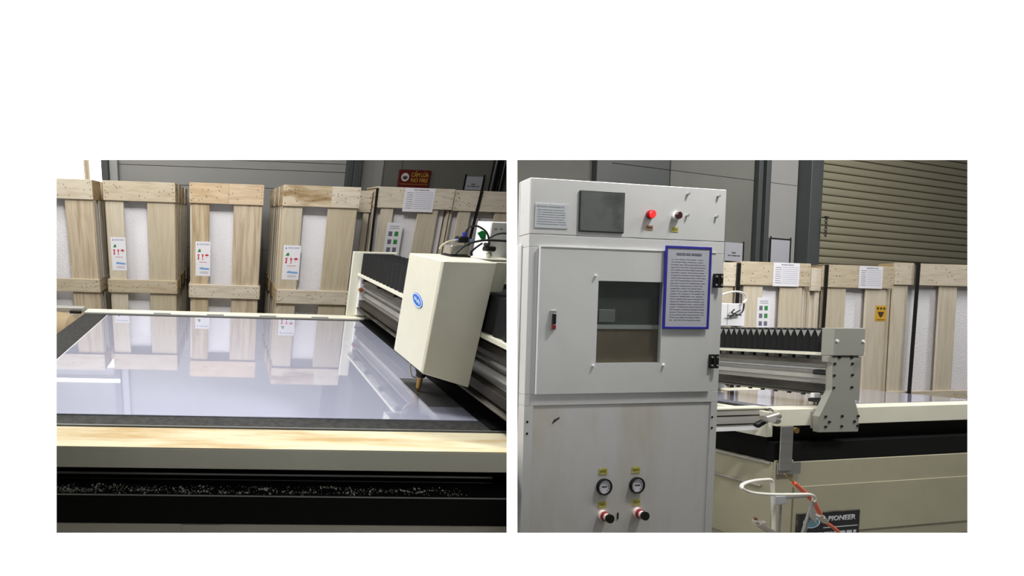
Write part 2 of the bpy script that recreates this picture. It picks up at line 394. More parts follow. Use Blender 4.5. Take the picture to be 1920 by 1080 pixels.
tc = thing('trim_1', 'dark steel column at the bright window', None, FL, (-1.84, YB, FLOOR_L), kind='structure')
part('column', MB().box(-1.90, -1.80, YB - .14, YB - .002, FLOOR_L, CEIL), M['column'], tc, .004)
part('edge_strip', MB().box(-1.798, -1.672, YB - .08, YB - .002, FLOOR_L, CEIL), M['column_light'], tc, .004, label='pale steel strip beside the column')
tc = thing('trim_2', 'dark steel column behind the crates', None, FL, (1.95, YB, FLOOR_L), kind='structure')
part('column', MB().box(1.852, 1.94, YB - .1, YB - .002, FLOOR_L, CEIL), M['column'], tc, .004)
part('column', MB().box(1.944, 2.058, YB - .14, YB - .002, FLOOR_L, CEIL), M['column'], tc, .004)
tc = thing('trim_3', 'dark pipe pair on the back wall at the right edge', None, FL, (4.3, YB, FLOOR_L), kind='structure')
for x, r in ((4.19, .05), (4.32, .03)):
    part('pipe', MB().cyl((x, YB - .06, FLOOR_L), (x, YB - .06, CEIL), r), M['black'], tc, smooth=True)
wn = thing('window_1', 'bright overexposed window at the left end of the hall', None, FL, (-2.9, YB, .2), kind='structure')
part('pane', MB().box(-4, -1.91, YB + .03, YB + .05, .2, .96), M['lit'], wn)
part('pane', MB().box(-4, -1.80, YB - .19, YB - .17, 1.105, 1.165), M['lit'], wn, label='narrow lit strip above the lintel')
for x0, x1 in ((-2.20, -2.165), (-2.155, -2.12)):
    part('mullion', MB().box(x0, x1, YB - .02, YB + .03, .2, .96), M['wood_z'], wn, .003)

# ------------------------------------------------------------------ crates
def paper_lines(mb, x0, x1, z0, z1, y, n, seed, thick=.35, ragged=True):
    r = random.Random(seed); h = (z1 - z0) / n
    for i in range(n):
        z = z1 - (i + .5) * h; x = x0
        if not ragged: mb.box(x0, x1, y - .0006, y, z - h * thick / 2, z + h * thick / 2); continue
        while x < x1 - .01:
            w = (x1 - x0) * r.uniform(.05, .2); e = min(x + w, x1)
            mb.box(x, e, y - .0006, y, z - h * thick / 2, z + h * thick / 2); x = e + (x1 - x0) * r.uniform(.015, .05)
    return mb
def shipping_label(root, x0, x1, z0, z1, y):
    w = x1 - x0; h = z1 - z0
    s = part('shipping_label', MB().box(x0, x1, y - .001, y, z0, z1), M['paper'], root, label='white paper label with green, red and blue print')
    q = y - .0012
    P = lambda u, v: (x0 + u * w, q, z0 + v * h)
    mb = MB(); mb.prism([P(.14, .70), P(.34, .70), P(.36, .735), P(.30, .80), P(.22, .77)], (0, -.0006, 0)); part('leaf_mark', mb, M['ink_green'], s)
    mb = MB(); mb.prism([P(.165, .48), P(.24, .48), P(.24, .61), P(.28, .61), P(.28, .635), P(.12, .635), P(.12, .61), P(.165, .61), P(.165, .53), P(.13, .50)], (0, -.0006, 0)); part('arrow_symbol', mb, M['ink_red'], s)
    mb = MB(); mb.prism([P(.42, .485), P(.54, .485), P(.54, .50), P(.495, .50), P(.495, .55), P(.51, .55), P(.54, .64), P(.42, .64), P(.45, .55), P(.465, .55), P(.465, .50), P(.42, .50)], (0, -.0006, 0)); part('glass_symbol', mb, M['ink_red'], s)
    mb = MB(); mb.prism([P(.75, .52), P(.77, .52), P(.77, .59), P(.90, .59), P(.84, .635), P(.76, .65), P(.68, .635), P(.62, .59), P(.75, .59)], (0, -.0006, 0)); part('umbrella_symbol', mb, M['ink_red'], s)
    mb = MB(); paper_lines(mb, x0 + .26 * w, x0 + .92 * w, z0 + .90 * h, z0 + .955 * h, q, 2, 3); mb.prism([P(.10, .90), P(.2, .90), P(.15, .955)], (0, -.0006, 0)); part('heading', mb, M['ink_navy'], s)
    mb = MB(); mb.prism([P(.28, .20), P(.92, .185), P(.92, .235), P(.46, .25), P(.42, .28), P(.38, .25), P(.28, .24)], (0, -.0006, 0)); part('blue_print', mb, M['ink_blue'], s)
    part('printed_lines', paper_lines(MB(), x0 + .32 * w, x0 + .88 * w, z0 + .07 * h, z0 + .14 * h, q, 3, 8, .3), M['ink'], s)
    part('printed_line', paper_lines(MB(), x0 + .28 * w, x0 + .82 * w, z0 + .40 * h, z0 + .425 * h, q, 1, 5, .6), M['ink_red'], s)
    return s
def form_sheet(root, x0, x1, z0, z1, y, seed, name='paper_form'):
    w = x1 - x0; h = z1 - z0
    s = part(name, MB().box(x0, x1, y - .0015, y, z0, z1), M['paper'], root, label='white printed form')
    q = y - .0017
    part('printed_lines', paper_lines(MB(), x0 + .08 * w, x0 + .30 * w, z0 + .10 * h, z0 + .84 * h, q, 8, seed, .26), M['ink'], s)
    part('ruled_lines', paper_lines(MB(), x0 + .33 * w, x0 + .94 * w, z0 + .10 * h, z0 + .86 * h, q, 9, seed + 1, .10, False), M['ink_navy'], s)
    part('printed_lines', paper_lines(MB(), x0 + .3 * w, x0 + .8 * w, z0 + .88 * h, z0 + .95 * h, q, 1, seed + 2, .5), M['ink'], s)
    return s
def photo_sheet(root, x0, x1, z0, z1, y):
    w = x1 - x0; h = z1 - z0
    s = part('photo_sheet', MB().box(x0, x1, y - .0015, y, z0, z1), M['paper'], root, label='white sheet with small grey and green pictures')
    q = y - .0017
    for r in range(3):
        for c in range(2):
            mb = MB().box(x0 + w * (.16 + .38 * c), x0 + w * (.40 + .38 * c), q - .0006, q, z0 + h * (.60 - .24 * r), z0 + h * (.74 - .24 * r))
            part('picture', mb, M['ink_green'] if (c == 1 and r < 2) else M['ink'], s)
    part('heading', paper_lines(MB(), x0 + .2 * w, x0 + .8 * w, z0 + .80 * h, z0 + .92 * h, q, 2, 4, .3), M['ink'], s)
    return s
def crate(frame, x0, x1, y0, d, ztop, zfl, label, group, band=.22, mid=(.685, .85), lp=(.025, .27), fo=(.28, .60), rp=(.60, .985),
          nails=True, seed=1, yaw=0, clip=None, rot_y=0, out=.012, foam_back=.085, top=None, planks=None):
    """wooden transport crate: bands, planks, foam panel, side boards; x0..x1 wide, front at y0"""
    w = x1 - x0
    t = thing('wooden_crate', label, 'crate', frame, (x0 + w / 2, y0, zfl), group, rz=yaw, tilt=rot_y)
    Hh = ztop - zfl; X = lambda u: x0 + u * w; Z = lambda v: zfl + v
    T = BASE[t.name][1]; L = Matrix.Translation((x0 + w / 2, y0, zfl)); A = T @ L.inverted()
    def pt(name, mb, m, bev=.003, **k):
        mb.b.transform(A)
        if clip is not None:
            mb.clip(clip)
            if not mb.b.faces: return None
        return part(name, mb, m, t, bev, **k)
    for a, b, m in (top or [(0, 1, 'wood_x')]):
        pt('top_band', MB().box(X(a) + (.0008 if a else 0), X(b), y0, y0 + .02, Z(Hh - band), ztop), M[m])
    pt('middle_band', MB().box(X(0), X(1), y0 - .006, y0 + .02, Z(mid[0]), Z(mid[1])), M['wood_x'])
    pt('bottom_band', MB().box(X(0), X(1), y0, y0 + .02, zfl, Z(.16)), M['wood_x'])
    for (a, b), m in zip((lp, rp), planks or ('wood_z', 'wood_z')):
        pt('plank', MB().box(X(a), X(b), y0 + .0205, y0 + .038, Z(.01), Z(Hh - .01)), M[m])
    pt('foam_panel', MB().box(X(.035), X(.965), y0 + .02 + foam_back, y0 + d - .025, Z(.02), Z(Hh - .03)), M['foam'], .004)
    for s in (0, 1):
        sx = (X(0) + .002, X(0) + .02) if s == 0 else (X(1) - .02, X(1) - .002)
        pt('side_band', MB().box(sx[0], sx[1], y0 + .0205, y0 + d, Z(Hh - band), ztop), M['wood_y'])
        ox = (X(0) - out, X(0) + .001) if s == 0 else (X(1) - .001, X(1) + out)
        pt('side_band', MB().box(ox[0], ox[1], y0 - .006, y0 + d * .9, Z(mid[0]), Z(mid[1])), M['wood_y'])
        for ya, yb in ((y0 + .039, y0 + min(.12, d * .45)), (y0 + max(d - .1, d * .55), y0 + d)):
            pt('side_post', MB().box(sx[0] + .003, sx[1] + .008 if s == 0 else sx[1] - .003, ya, yb, Z(.01), Z(Hh - band - .001)), M['wood_z'])
    pt('back_board', MB().box(X(.03), X(.97), y0 + d - .0245, y0 + d - .004, Z(.02), Z(Hh - .005)), M['wood_z'])
    pt('lid', MB().box(X(.024), X(.976), y0 + .021, y0 + d - .025, Z(Hh - .0295), Z(Hh - .008)), M['wood_x'])
    if nails:
        r = random.Random(seed); mb = MB()
        for zc, n, dz in ((Hh - band / 2, 16, band * .36), ((mid[0] + mid[1]) / 2, 12, (mid[1] - mid[0]) * .33)):
            for i in range(n):
                u = r.uniform(.04, .96); v = zc + r.uniform(-dz, dz); yy = y0 if zc > Hh / 2 else y0 - .006
                mb.cyl((X(u), yy - .0015, Z(v)), (X(u), yy + .002, Z(v)), .0055, n=6)
            for u in (.03, .97):
                for k in (-1, 0, 1):
                    yy = y0 if zc > Hh / 2 else y0 - .006
                    mb.cyl((X(u), yy - .0015, Z(zc + k * dz)), (X(u), yy + .002, Z(zc + k * dz)), .0055, n=6)
        pt('nail_heads', mb, M['nail'], 0, kind='stuff')
    return t
GL = 'foam-lined crates standing in the left hall'
packs = [(-2.41, -1.559, 4.90, 'cropped crate pack at far left', 4, 11), (-1.452, -.606, 4.94, 'second crate pack from the left', 4, 21), (-.423, .425, 4.75, 'third crate pack from the left', 4, 31), (.62, 1.475, 4.56, 'fourth crate pack beside the gantry post', 4, 41)]
front_lab = ['pale wooden crate cropped by the left edge, front of its pack', 'pale wooden crate with labelled left plank, second from left, front of its pack',
             'wooden crate with reddish top board and grey-brown planks, third from left', 'wooden crate with knotty top board standing just left of the gantry post']
lab_px = [None, (207, 234.5, 445, 507), (364.5, 392.5, 453, 517.5), (528, 560, 460, 524.5)]
DP = .33
for i, (xa, xb, y0, nm, n, sd) in enumerate(packs):
    zt = .285
    t = crate(FL, xa, xb, y0, DP, zt, FLOOR_L, front_lab[i], GL, seed=sd, top=(None, None, [(0, .53, 'wood_red'), (.53, 1, 'wood_red')], [(0, .63, 'wood_knot'), (.63, 1, 'wood_x')])[i],
              planks=(('wood_z', 'wood_streak'), None, ('wood_streak', 'wood_streak'), None)[i])
    if lab_px[i]:
        a, b, c, e = lab_px[i]; p = FL.at(a + 2, (c + e) / 2, y=y0 + .0205)
        q = FL.at(b + 2, (c + e) / 2, y=y0 + .0205); u = FL.at((a + b) / 2, c, y=y0 + .0205); v = FL.at((a + b) / 2, e, y=y0 + .0205)
        shipping_label(t, p.x, q.x, v.z, u.z, y0 + .0204)
    proto = crate(FL, xa, xb, y0 + DP + .05, DP, zt, FLOOR_L, 'second crate back in the ' + nm, 'crates stacked behind the front row', nails=False)
    base = proto.matrix_world.copy()
    names = ['third crate back in the ' + nm, 'rearmost crate by the wall in the ' + nm]
    for k in range(2):
        c = copy_tree(proto); dz = random.uniform(-.012, .012); dx = random.uniform(-.012, .012)
        c.matrix_world = base @ Matrix.Translation((dx, (k + 1) * (DP + .05), 0)); c['label'] = 'wooden crate, ' + names[k]
# right-hand group of the left hall
GR = 'crates with strapping behind the gantry'
crate(FL, 1.515, 1.785, 5.06, .33, FL.at(690, 358, y=5.06).z, FLOOR_L, 'narrow crate end squeezed between the knotty crate and the strapped crate', GR, band=.25, seed=51, lp=(.03, .3), rp=(.7, .97), out=.004)
def paper_crate(frame, x0, x1, y0, d, zt, zf, label, group, seed, clip=None, band=.24, **k):
    return crate(frame, x0, x1, y0, d, zt, zf, label, group, band=band, seed=seed, clip=clip, lp=(.10, .26), fo=(.3, .6), rp=(.58, .84), out=.004, **k)
t6 = paper_crate(FL, 1.80, 2.765, 5.0, .36, FL.at(775, 352, y=5.0).z, FLOOR_L, 'pale strapped crate with white form on its top band and picture sheet below', GR, 61)
p0 = FL.at(757, 375, y=5.0); p1 = FL.at(814, 375, y=5.0); p2 = FL.at(785, 352.5, y=5.0); p3 = FL.at(785, 397.5, y=5.0)
form_sheet(t6, p0.x, p1.x, p3.z, p2.z, 4.998, 7)
p0 = FL.at(722.5, 445, y=5.02); p1 = FL.at(752, 445, y=5.02); p2 = FL.at(740, 417.5, y=5.02); p3 = FL.at(740, 480, y=5.02)
photo_sheet(t6, p0.x, p1.x, p3.z, p2.z, 5.019)
def strap(t, frame, px_top, py_top, px_bot, py_bot, y0, d, w=.03, clip=None):
    a = frame.at(px_top, py_top, y=y0 - .004); b = frame.at(px_bot, py_bot, y=y0 - .004)
    s = (b.x - a.x) / (b.z - a.z); zf = a.z - 2.0
    mb = MB(); mb.prism([(a.x - w / 2, y0 - .012, a.z), (a.x + w / 2, y0 - .012, a.z), (a.x + w / 2 + s * (zf - a.z), y0 - .012, zf), (a.x - w / 2 + s * (zf - a.z), y0 - .012, zf)], (0, .004, 0))
    mb.box(a.x - w / 2, a.x + w / 2, y0 - .012, y0 + d + .004, a.z, a.z + .004)
    if clip is not None: mb.clip(clip)
    part('strap', mb, M['strap'], t, label='black strap round the crate')
strap(t6, FL, 707.5, 353, 694.5, 468, 5.0, .36)
t7 = paper_crate(FL, 2.78, 3.75, 5.02, .36, FL.at(900, 358, y=5.02).z, FLOOR_L, 'strapped crate at the right edge of the left opening, behind the hoses', GR, 71, clip=CUT)
strap(t7, FL, 903, 359, 881, 447, 5.02, .36, .036)

# ------------------------------------------------------------------ wall signs, left hall
def sign_no_fire():
    y = YB - .03
    a = FL.at(750, 317.5, y=y); b = FL.at(809, 318.5, y=y); z1 = a.z; z0 = FL.at(780, 356, y=y).z
    x0, x1 = a.x, b.x
    t = thing('fire_sign', 'red no-fire warning sign with yellow lettering on the back wall', 'sign', FL, ((x0 + x1) / 2, y, z0))
    part('board', MB().box(x0, x1, y, y + .03, z0, z1), M['sign_red'], t, .003)
    w = x1 - x0; h = z1 - z0
    c = (x0 + .20 * w, y - .002, z0 + .62 * h)
    part('disc', MB().cyl((c[0], y + .001, c[2]), c, .062, n=28), M['sign_pale'], t)
    mb = MB()
    mb.prism([(c[0] + u * .05, y - .0025, c[2] + v * .05) for u, v in ((-.75, .5), (-.35, .1), (-.2, .55), (0, .15), (.2, .6), (.35, .1), (.75, .5), (.7, -.3), (.3, -.75), (0, -.55), (-.3, -.75), (-.7, -.3))], (0, -.001, 0))
    part('flame_mark', mb, M['ink_dark'], t)
    part('border_line', MB().box(x0 + .04 * w, x1 - .04 * w, y - .001, y, z0 + .27 * h, z0 + .285 * h), M['sign_yellow'], t)
    for s, v in (('CẤM LỬA', .74), ('NO FIRE', .47)):
        text('lettering', s, .085, M['sign_yellow'], t, Matrix.Translation((x0 + .66 * w, y - .001, z0 + v * h)), .0008, .1, 0, fitw=.54 * w)
sign_no_fire()
def notice(frame, px, py0, py1, y, label, top, lines=True, sides=(1, 1)):
    a = frame.at(px[0], (py0 + py1) / 2, y=y); b = frame.at(px[1], (py0 + py1) / 2, y=y)
    z1 = frame.at(sum(px) / 2, py0, y=y).z; z0 = frame.at(sum(px) / 2, py1, y=y).z; x0, x1 = a.x, b.x; e = .022
    t = thing('wall_notice', label, 'notice', frame, ((x0 + x1) / 2, y, z0), 'framed paper notices on the hall walls')
    part('sheet', MB().box(x0, x1, y, y + .008, z0, z1), M['paper_grey'], t)
    if sides[0]: part('frame_side', MB().box(x0 - e / 2, x0 + e / 2, y - .008, y - .0005, z0, z1 + .03), M['black'], t)
    if sides[1]: part('frame_side', MB().box(x1 - e / 2, x1 + e / 2, y - .008, y - .0005, z0, z1 + .03), M['black'], t)
    part('frame_rail', MB().box(x0 + e / 2, x1 - e / 2, y - .008, y - .0005, (z1 - e) if top else z0, z1 if top else (z0 + e)), M['black'], t)
    if lines:
        w = x1 - x0; h = z1 - z0
        part('printed_lines', paper_lines(MB(), x0 + .38 * w, x0 + .62 * w, z0 + .42 * h, z0 + .55 * h, y, 1, 5, .6), M['ink_dark'], t)
        part('printed_lines', paper_lines(MB(), x0 + .18 * w, x0 + .86 * w, z0 + .28 * h, z0 + .40 * h, y, 1, 9, .5), M['ink_dark'], t)
    return t
notice(FL, (870.5, 905), 331, 359, YB - .02, 'small grey notice in a black frame right of the red sign', False)

# ------------------------------------------------------------------ left cutting table
TL = thing('cutting_table', 'long cream and black glass cutting table across the left foreground', 'machine', FL, (0, 2.4, FLOOR_L))
part('front_rail', MB().box(-1.3, 1.9, 1.35, 1.497, -.9975, H - .0042).clip(CUT), M['cream'], TL, .003)
part('rail_top', MB().box(-1.3, 1.9, 1.351, 1.497, H - .0041, H).clip(CUT), M['cream_top'], TL, .001, label='brown-stained rail top')
part('rail_seam', MB().box(-1.3, 1.9, 1.4975, 1.512, -.94, H - .012).clip(CUT), M['black'], TL)
part('edge_strip', MB().box(-1.22, 1.9, 1.5125, 1.52, -.95, H - .001).clip(CUT), M['steel'], TL)
part('bed', MB().box(-1.22, 1.95, 1.5205, 3.405, -1.03, H - .006).clip(CUT), M['black_felt'], TL, label='black felt covered bed')
part('side_channel', MB().box(1.215, 1.9, 1.53, 3.40, H - .0058, H - .001).clip(CUT), M['soot'], TL)
part('far_rail', MB().box(-1.235, 2.2, 3.412, 3.52, -1.0, H + .004).clip(CUT), M['cream'], TL, .004)
for k in range(5):
    x = -.62 + k * .47
    part('stop_plate', MB().box(x, x + .15, 3.386, 3.4115, H - .005, H + .012), M['grey_metal'], TL, .002)
part('edge_rail', MB().box(-1.22, 1.25, 3.37, 3.3855, H - .02, H + .003), M['grey_metal'], TL)
zl = FL.at(500, 929, y=1.345).z; yr = FL.at(500, 910, z=zl).y
part('ledge', MB().box(-1.3, 1.9, 1.345, 1.62, zl - .15, zl).clip(CUT), M['soot'], TL, .003, label='black ledge below the front rail')
part('ledge_edge', MB().box(-1.3, 1.9, 1.3425, 1.3449, zl - .006, zl + .0004).clip(CUT), M['steel'], TL)
part('recess_panel', MB().box(-1.28, 1.9, 1.60, 1.66, zl + .001, -1.03).clip(CUT), M['black'], TL)
for dz, r in ((.012, .006), (.045, .007)):
    part('guide_rod', MB().cyl((-1.28, yr + .03, zl + .018 + dz), (1.2, yr + .03, zl + .018 + dz), r).clip(CUT), M['steel'] if dz < .02 else M['black'], TL, smooth=True)
part('guide_bar', MB().box(-1.28, 1.9, yr + .01, yr + .08, zl + .001, zl + .018).clip(CUT), M['black'], TL, .002)
zb = FL.at(500, 983, y=1.35).z
part('lower_body', MB().box(-1.26, 1.9, 1.352, 3.4, FLOOR_L, zb).clip(CUT), M['pale_body'], TL, .004)
a = FL.at(341, 982, y=1.35); b = FL.at(418, 985, y=1.35)
part('hatch_plate', MB().box(a.x, b.x, 1.348, 1.3515, zb - .06, zb - .004), M['pale_body'], TL, .001)
r = random.Random(9); mb = MB()
heaps = [(-.70 + 1.75 * (k / 34) ** 1.15 + r.uniform(-.03, .03), r.uniform(1.36, yr - .01), r.uniform(.012, .05) * (1.25 - k / 45)) for k in range(34)]
for i in range(1500):
    hx, hy, hs = heaps[int(34 * r.random() ** 1.5)]; k = r.random() < .2
    x = r.uniform(-.7, 1.04) if k else r.gauss(hx, hs * 1.3); y = r.uniform(1.35, yr - .004) if k else r.gauss(hy, hs * .3); s = r.uniform(.0006, .0022) if r.random() < .93 else r.uniform(.003, .005)
    if x > 1.05 or y < 1.349: continue
    if y > yr - .002: continue
    c = Vector((x, y, zl + .0005)); an = r.uniform(0, 3.14)
    u = Vector((math.cos(an), math.sin(an), 0)) * s; v = Vector((-math.sin(an), math.cos(an), 0)) * s * .5
    mb.prism([c - u - v, c + u - v, c + u * .6 + v, c - u + v], (0, 0, s * .8))
solo('glass_crumbs', mb, M['crumb'], FL, 'scattered glass crumbs along the black ledge', 'debris', kind='stuff')
g = thing('glass_sheet', 'large pale glass sheet mirroring the crates on the black table', 'glass sheet', FL, (.1, 2.46, H - .006))
GX0, GX1, GY0, GY1 = -1.004, 1.20, 1.605, 3.325
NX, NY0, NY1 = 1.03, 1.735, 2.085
part('pane', MB().prism([(GX0, GY0, H), (GX1, GY0, H), (GX1, NY0, H), (NX, NY0, H), (NX, NY1, H), (GX1, NY1, H), (GX1, GY1, H), (GX0, GY1, H)], (0, 0, -.0055)), M['sheet'], g)
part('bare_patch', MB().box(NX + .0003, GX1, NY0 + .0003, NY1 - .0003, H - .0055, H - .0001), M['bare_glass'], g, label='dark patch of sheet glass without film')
part('bright_edge', MB().box(GX0 - .006, GX0 - .0002, GY0, GY1, H - .0055, H + .0005), M['sheet_edge'], g, label='bright cut edge')
# brown roller and rail past the table's left end
t = thing('cloth_roller', 'tan cloth-covered roller beyond the left end of the table', 'roller', FL, (-1.9, 3.2, FLOOR_L))
mb = MB(); prof = [(-2.8, .2), (-1.44, .2), (-1.37, .195), (-1.31, .175), (-1.27, .13), (-1.255, .03)]
for (x0, r0), (x1, r1) in zip(prof, prof[1:]): mb.cyl((x0, 3.28, -1.075), (x1, 3.28, -1.075), r0, r1, 28)
part('roll', mb, M['brown'], t, smooth=True)
for x in (-2.1, -1.75, -1.5): part('seam_band', MB().ring((x, 3.28, -1.075), (1, 0, 0), .198, .204, .010, 28), M['nail'], t)
for x in (-2.75, -1.45): part('leg', MB().box(x - .03, x + .03, 3.25, 3.31, FLOOR_L, -1.275), M['column'], t, .003)
part('cross_bar', MB().box(-2.8, -1.25, 3.42, 3.50, -.91, -.868), M['alu'], t, .003, label='grey rail above the roller')
part('cross_bar_end', MB().box(-1.36, -1.26, 3.40, 3.4195, -.915, -.89), M['black'], t, .003)
part('arm', MB().box(-2.79, -2.71, 3.2, 3.45, -.97, -.931), M['column'], t)
part('arm_post', MB().box(-2.79, -2.71, 3.43, 3.49, FLOOR_L, -.931), M['column'], t)

# ------------------------------------------------------------------ gantry and cutting head (the same machine stands in both halls)
def gantry(fr, label, xl, yn, yf, zt, near_end, clip=None, folds=26, ridge_dark=False):
    t = thing('gantry', label, 'machine', fr, (xl + .15, (yn + yf) / 2, zt), 'gantry bridges of the cutting tables')
    def pt(name, mb, m, bev=.002, **k):
        if clip is not None: mb.clip(clip)
        return part(name, mb, m, t, bev, **k)
    x1 = xl + .30
    # bellows: pleats along the beam
    mb = MB(); n = folds; st = (yf - .04 - yn - .02) / n
    prof = []
    for i in range(n):
        y = yn + .02 + i * st
        prof += [(y, 0), (y + st * .5, .012)]
    prof.append((yf - .04, 0))
    b = mb.b; rows = []
    for y, o in prof:
        rows.append([b.verts.new(p) for p in ((xl + .012 - o, y, zt + .402), (xl + .012 - o, y, zt + .567 + o), (xl + .02 - o, y, zt + .568 + o), (x1 - .03, y, zt + .568 + o), (x1 - .012 + o, y, zt + .54 + o), (x1 - .012 + o, y, zt + .402))])
    for r0, r1 in zip(rows, rows[1:]):
        for j in range(6): b.faces.new((r0[j], r0[(j + 1) % 6], r1[(j + 1) % 6], r1[j]))
    b.faces.new(rows[0][::-1]); b.faces.new(rows[-1])
    pt('bellows_cover', mb, M['bellows'], 0, label='black pleated dust cover')
    pt('cover_rail', MB().box(xl - .012, x1 + .012, yn + .005, yf - .03, zt + .378, zt + .401), M['cream'], .002)
    pt('beam', MB().box(xl + .07, x1 - .02, yn + .005, yf - .03, zt + .098, zt + .377), M['alu'], .003)
    pt('upper_guide', MB().box(xl + .03, xl + .07, yn + .02, yf - .06, zt + .315, zt + .35), M['dirty'], .002)
    pt('web_strip', MB().box(xl + .055, xl + .0699, yn + .02, yf - .06, zt + .20, zt + .235), M['alu'], .002)
    pt('lower_guide', MB().box(xl + .02, xl + .0699, yn + .02, yf - .06, zt + .115, zt + .165), M['shaded_metal'], .002)
    pt('drive_screw', MB().cyl((xl + .04, yn + .02, zt + .275), (xl + .04, yf - .06, zt + .275), .012, n=10), M['steel'], 0, smooth=True)
    pt('bottom_flange', MB().box(xl + .005, x1, yn + .02, yf - .06, zt + .085, zt + .0975), M['dirty'], .002)
    m = 8
    for i in range(m):
        y = yn + .12 + i * (yf - yn - .3) / (m - 1)
        mb = MB().box(xl - .002, xl + .029, y, y + .022, zt + .352, zt + .3775)
        if clip is not None:
            mb.clip(clip)
            if not mb.b.faces: continue
        part('clip', mb, M['black'], t)
        part('bolt', MB().cyl((xl + .004, y + .01, zt + .075), (xl + .004, y + .01, zt + .0845), .011, n=8), M['black'], t) if near_end else None
    # far end plate
    pt('end_plate', MB().box(xl - .07, x1 + .02, yf - .028, yf, zt + .005, zt + .59), M['cream'], .004)
    pt('end_web', MB().box(xl + .01, x1, yf - .058, yf - .0285, zt + .02, zt + .37), M['plastic_white'], .003)
    pt('fitting', MB().cyl((xl + .02, yf - .09, zt + .26), (xl + .02, yf - .06, zt + .26), .02, n=10), M['brass_red'], 0)
    if near_end:
        P = near_end
        for i in range(n - 1):
            y = yn + .02 + i * st
            part('pleat_tip', MB().prism([(xl - .0018, y + st * .12, zt + .564), (xl - .0018, y + st * .88, zt + .564), (xl - .0018, y + st * .5, zt + .515)], (-.002, 0, 0)), M['grey_metal'], t)
        part('leg_plate', MB().prism(P, (0, .03, 0)), M['leg_grey'], t, .003, label='grey leg plate flaring to a wide foot')
        part('leg_cheek', MB().box(xl + .02, x1 - .03, yn - .0, yn + .0045, zt + .05, zt + .37), M['leg_grey'], t)
    return t
GTL = gantry(FL, 'gantry bridge with black bellows spanning the left table behind the white head', 1.2, 1.0, 3.52, H, None, CUT, 34)
# cutting head, left
t = thing('cutting_head', 'tall cream cutting head with blue oval badge above the glass sheet', 'machine head', FL, (1.06, 1.87, H))
X0, X1, Y0, Y1 = .947, 1.186, 1.70, 2.035; ZT, ZB0, ZB1 = -.179, -.709, -.776
th = .012
mb = MB(); mb.prism([(X0, Y0, ZB0), (X1, Y0, ZB1), (X1, Y0, ZT), (X0, Y0, ZT)], (0, th, 0)); part('front_cover', mb.clip(CUT), M['cream'], t, .004)
part('side_cover', MB().box(X0, X0 + th, Y0 + th + .0005, Y1, ZB0, ZT), M['cream'], t, .004)
part('back_cover', MB().box(X0 + th + .0005, X1, Y1 - th, Y1, ZB0, ZT), M['cream'], t, .004)
part('top_cover', MB().box(X0 + th + .0005, X1, Y0 + th + .0005, Y1 - th - .0005, ZT - th, ZT - .0005), M['cream'], t, .002)
part('carriage', MB().box(X0 + .04, X1, Y0 + .04, Y1 - .04, ZB0 - .005, ZT - .03), M['black_mat'], t)
part('corner_flange', MB().box(X1 + .0005, X1 + .075, Y0 + .03, Y0 + .045, -.315, ZT - .002).clip(CUT), M['cream'], t, .002)
bz = FL.at(783, 563, x=X0)
mb = MB(); mb.prism([(X0 - .003, bz.y + .056 * math.cos(a), bz.z + .030 * math.sin(a) + .012 * math.cos(a)) for a in [2 * math.pi * i / 28 for i in range(28)]], (.003, 0, 0))
bd = part('badge', mb, M['blue'], t, label='blue oval maker badge')
mb = MB()
r0 = [Vector((X0 - .0042, bz.y + .053 * math.cos(a), bz.z + .028 * math.sin(a) + .012 * math.cos(a))) for a in [2 * math.pi * i / 28 for i in range(28)]]
r1 = [Vector((X0 - .0042, bz.y + .047 * math.cos(a), bz.z + .0235 * math.sin(a) + .011 * math.cos(a))) for a in [2 * math.pi * i / 28 for i in range(28)]]
for i in range(28): mb.prism([r0[i], r0[(i + 1) % 28], r1[(i + 1) % 28], r1[i]], (.0008, 0, 0))
for k, (u, v) in enumerate(((-.026, .002), (-.012, .003), (.002, -.001), (.016, .002), (.028, -.002))):
    zc = bz.z + v - .2 * u
    mb.prism([(X0 - .0042, bz.y - u - .005, zc - .009), (X0 - .0042, bz.y - u + .005, zc - .006), (X0 - .0042, bz.y - u + .004, zc + .009), (X0 - .0042, bz.y - u - .002, zc + .006)], (.0008, 0, 0))
part('badge_print', mb, M['pale_blue'], bd)
tip = FL.at(783, 733, z=H)
part('nozzle_holder', MB().cyl((tip.x, tip.y, ZB0 - .004), (tip.x, tip.y, ZB0 - .075), .035, .03), M['black_mat'], t, smooth=True)
part('nozzle', MB().cyl((tip.x, tip.y, ZB0 - .07), (tip.x, tip.y, H + .02), .016, .013).cyl((tip.x, tip.y, H + .02), (tip.x, tip.y, H + .001), .013, .005), M['brass'], t, smooth=True)
part('nozzle_collar', MB().cyl((tip.x, tip.y, ZB0 - .105), (tip.x, tip.y, ZB0 - .085), .024), M['black'], t)
part('air_line', MB().tube([(tip.x - .055, tip.y + .02, ZB0 + .01), (tip.x - .06, tip.y + .01, ZB0 - .05), (tip.x - .05, tip.y, ZB0 - .10), (tip.x - .02, tip.y, ZB0 - .115)], .004), M['hose_beige'], t, smooth=True)
def hp(u, v, y=1.93): return FL.at(830 + .0926 * u, 400 + .0926 * v, y=y)
def hbox(u0, v0, u1, v1, y0, y1):
    a = hp(u0, v0, y0); b = hp(u1, v1, y0); return MB().box(a.x, b.x, y0, y1, b.z, a.z)
part('foot_plate', MB().box(hp(100, 830).x, X1, 1.90, 1.99, ZT, ZT + .006), M['black'], t)
part('valve_block', MB().box(hp(150, 700).x, hp(540, 700).x, 1.92, 1.99, ZT + .007, hp(300, 650).z), M['silver'], t, .004, label='silver valve block')
part('tee_fitting', hbox(340, 470, 520, 600, 1.92, 1.96), M['black'], t, .004)
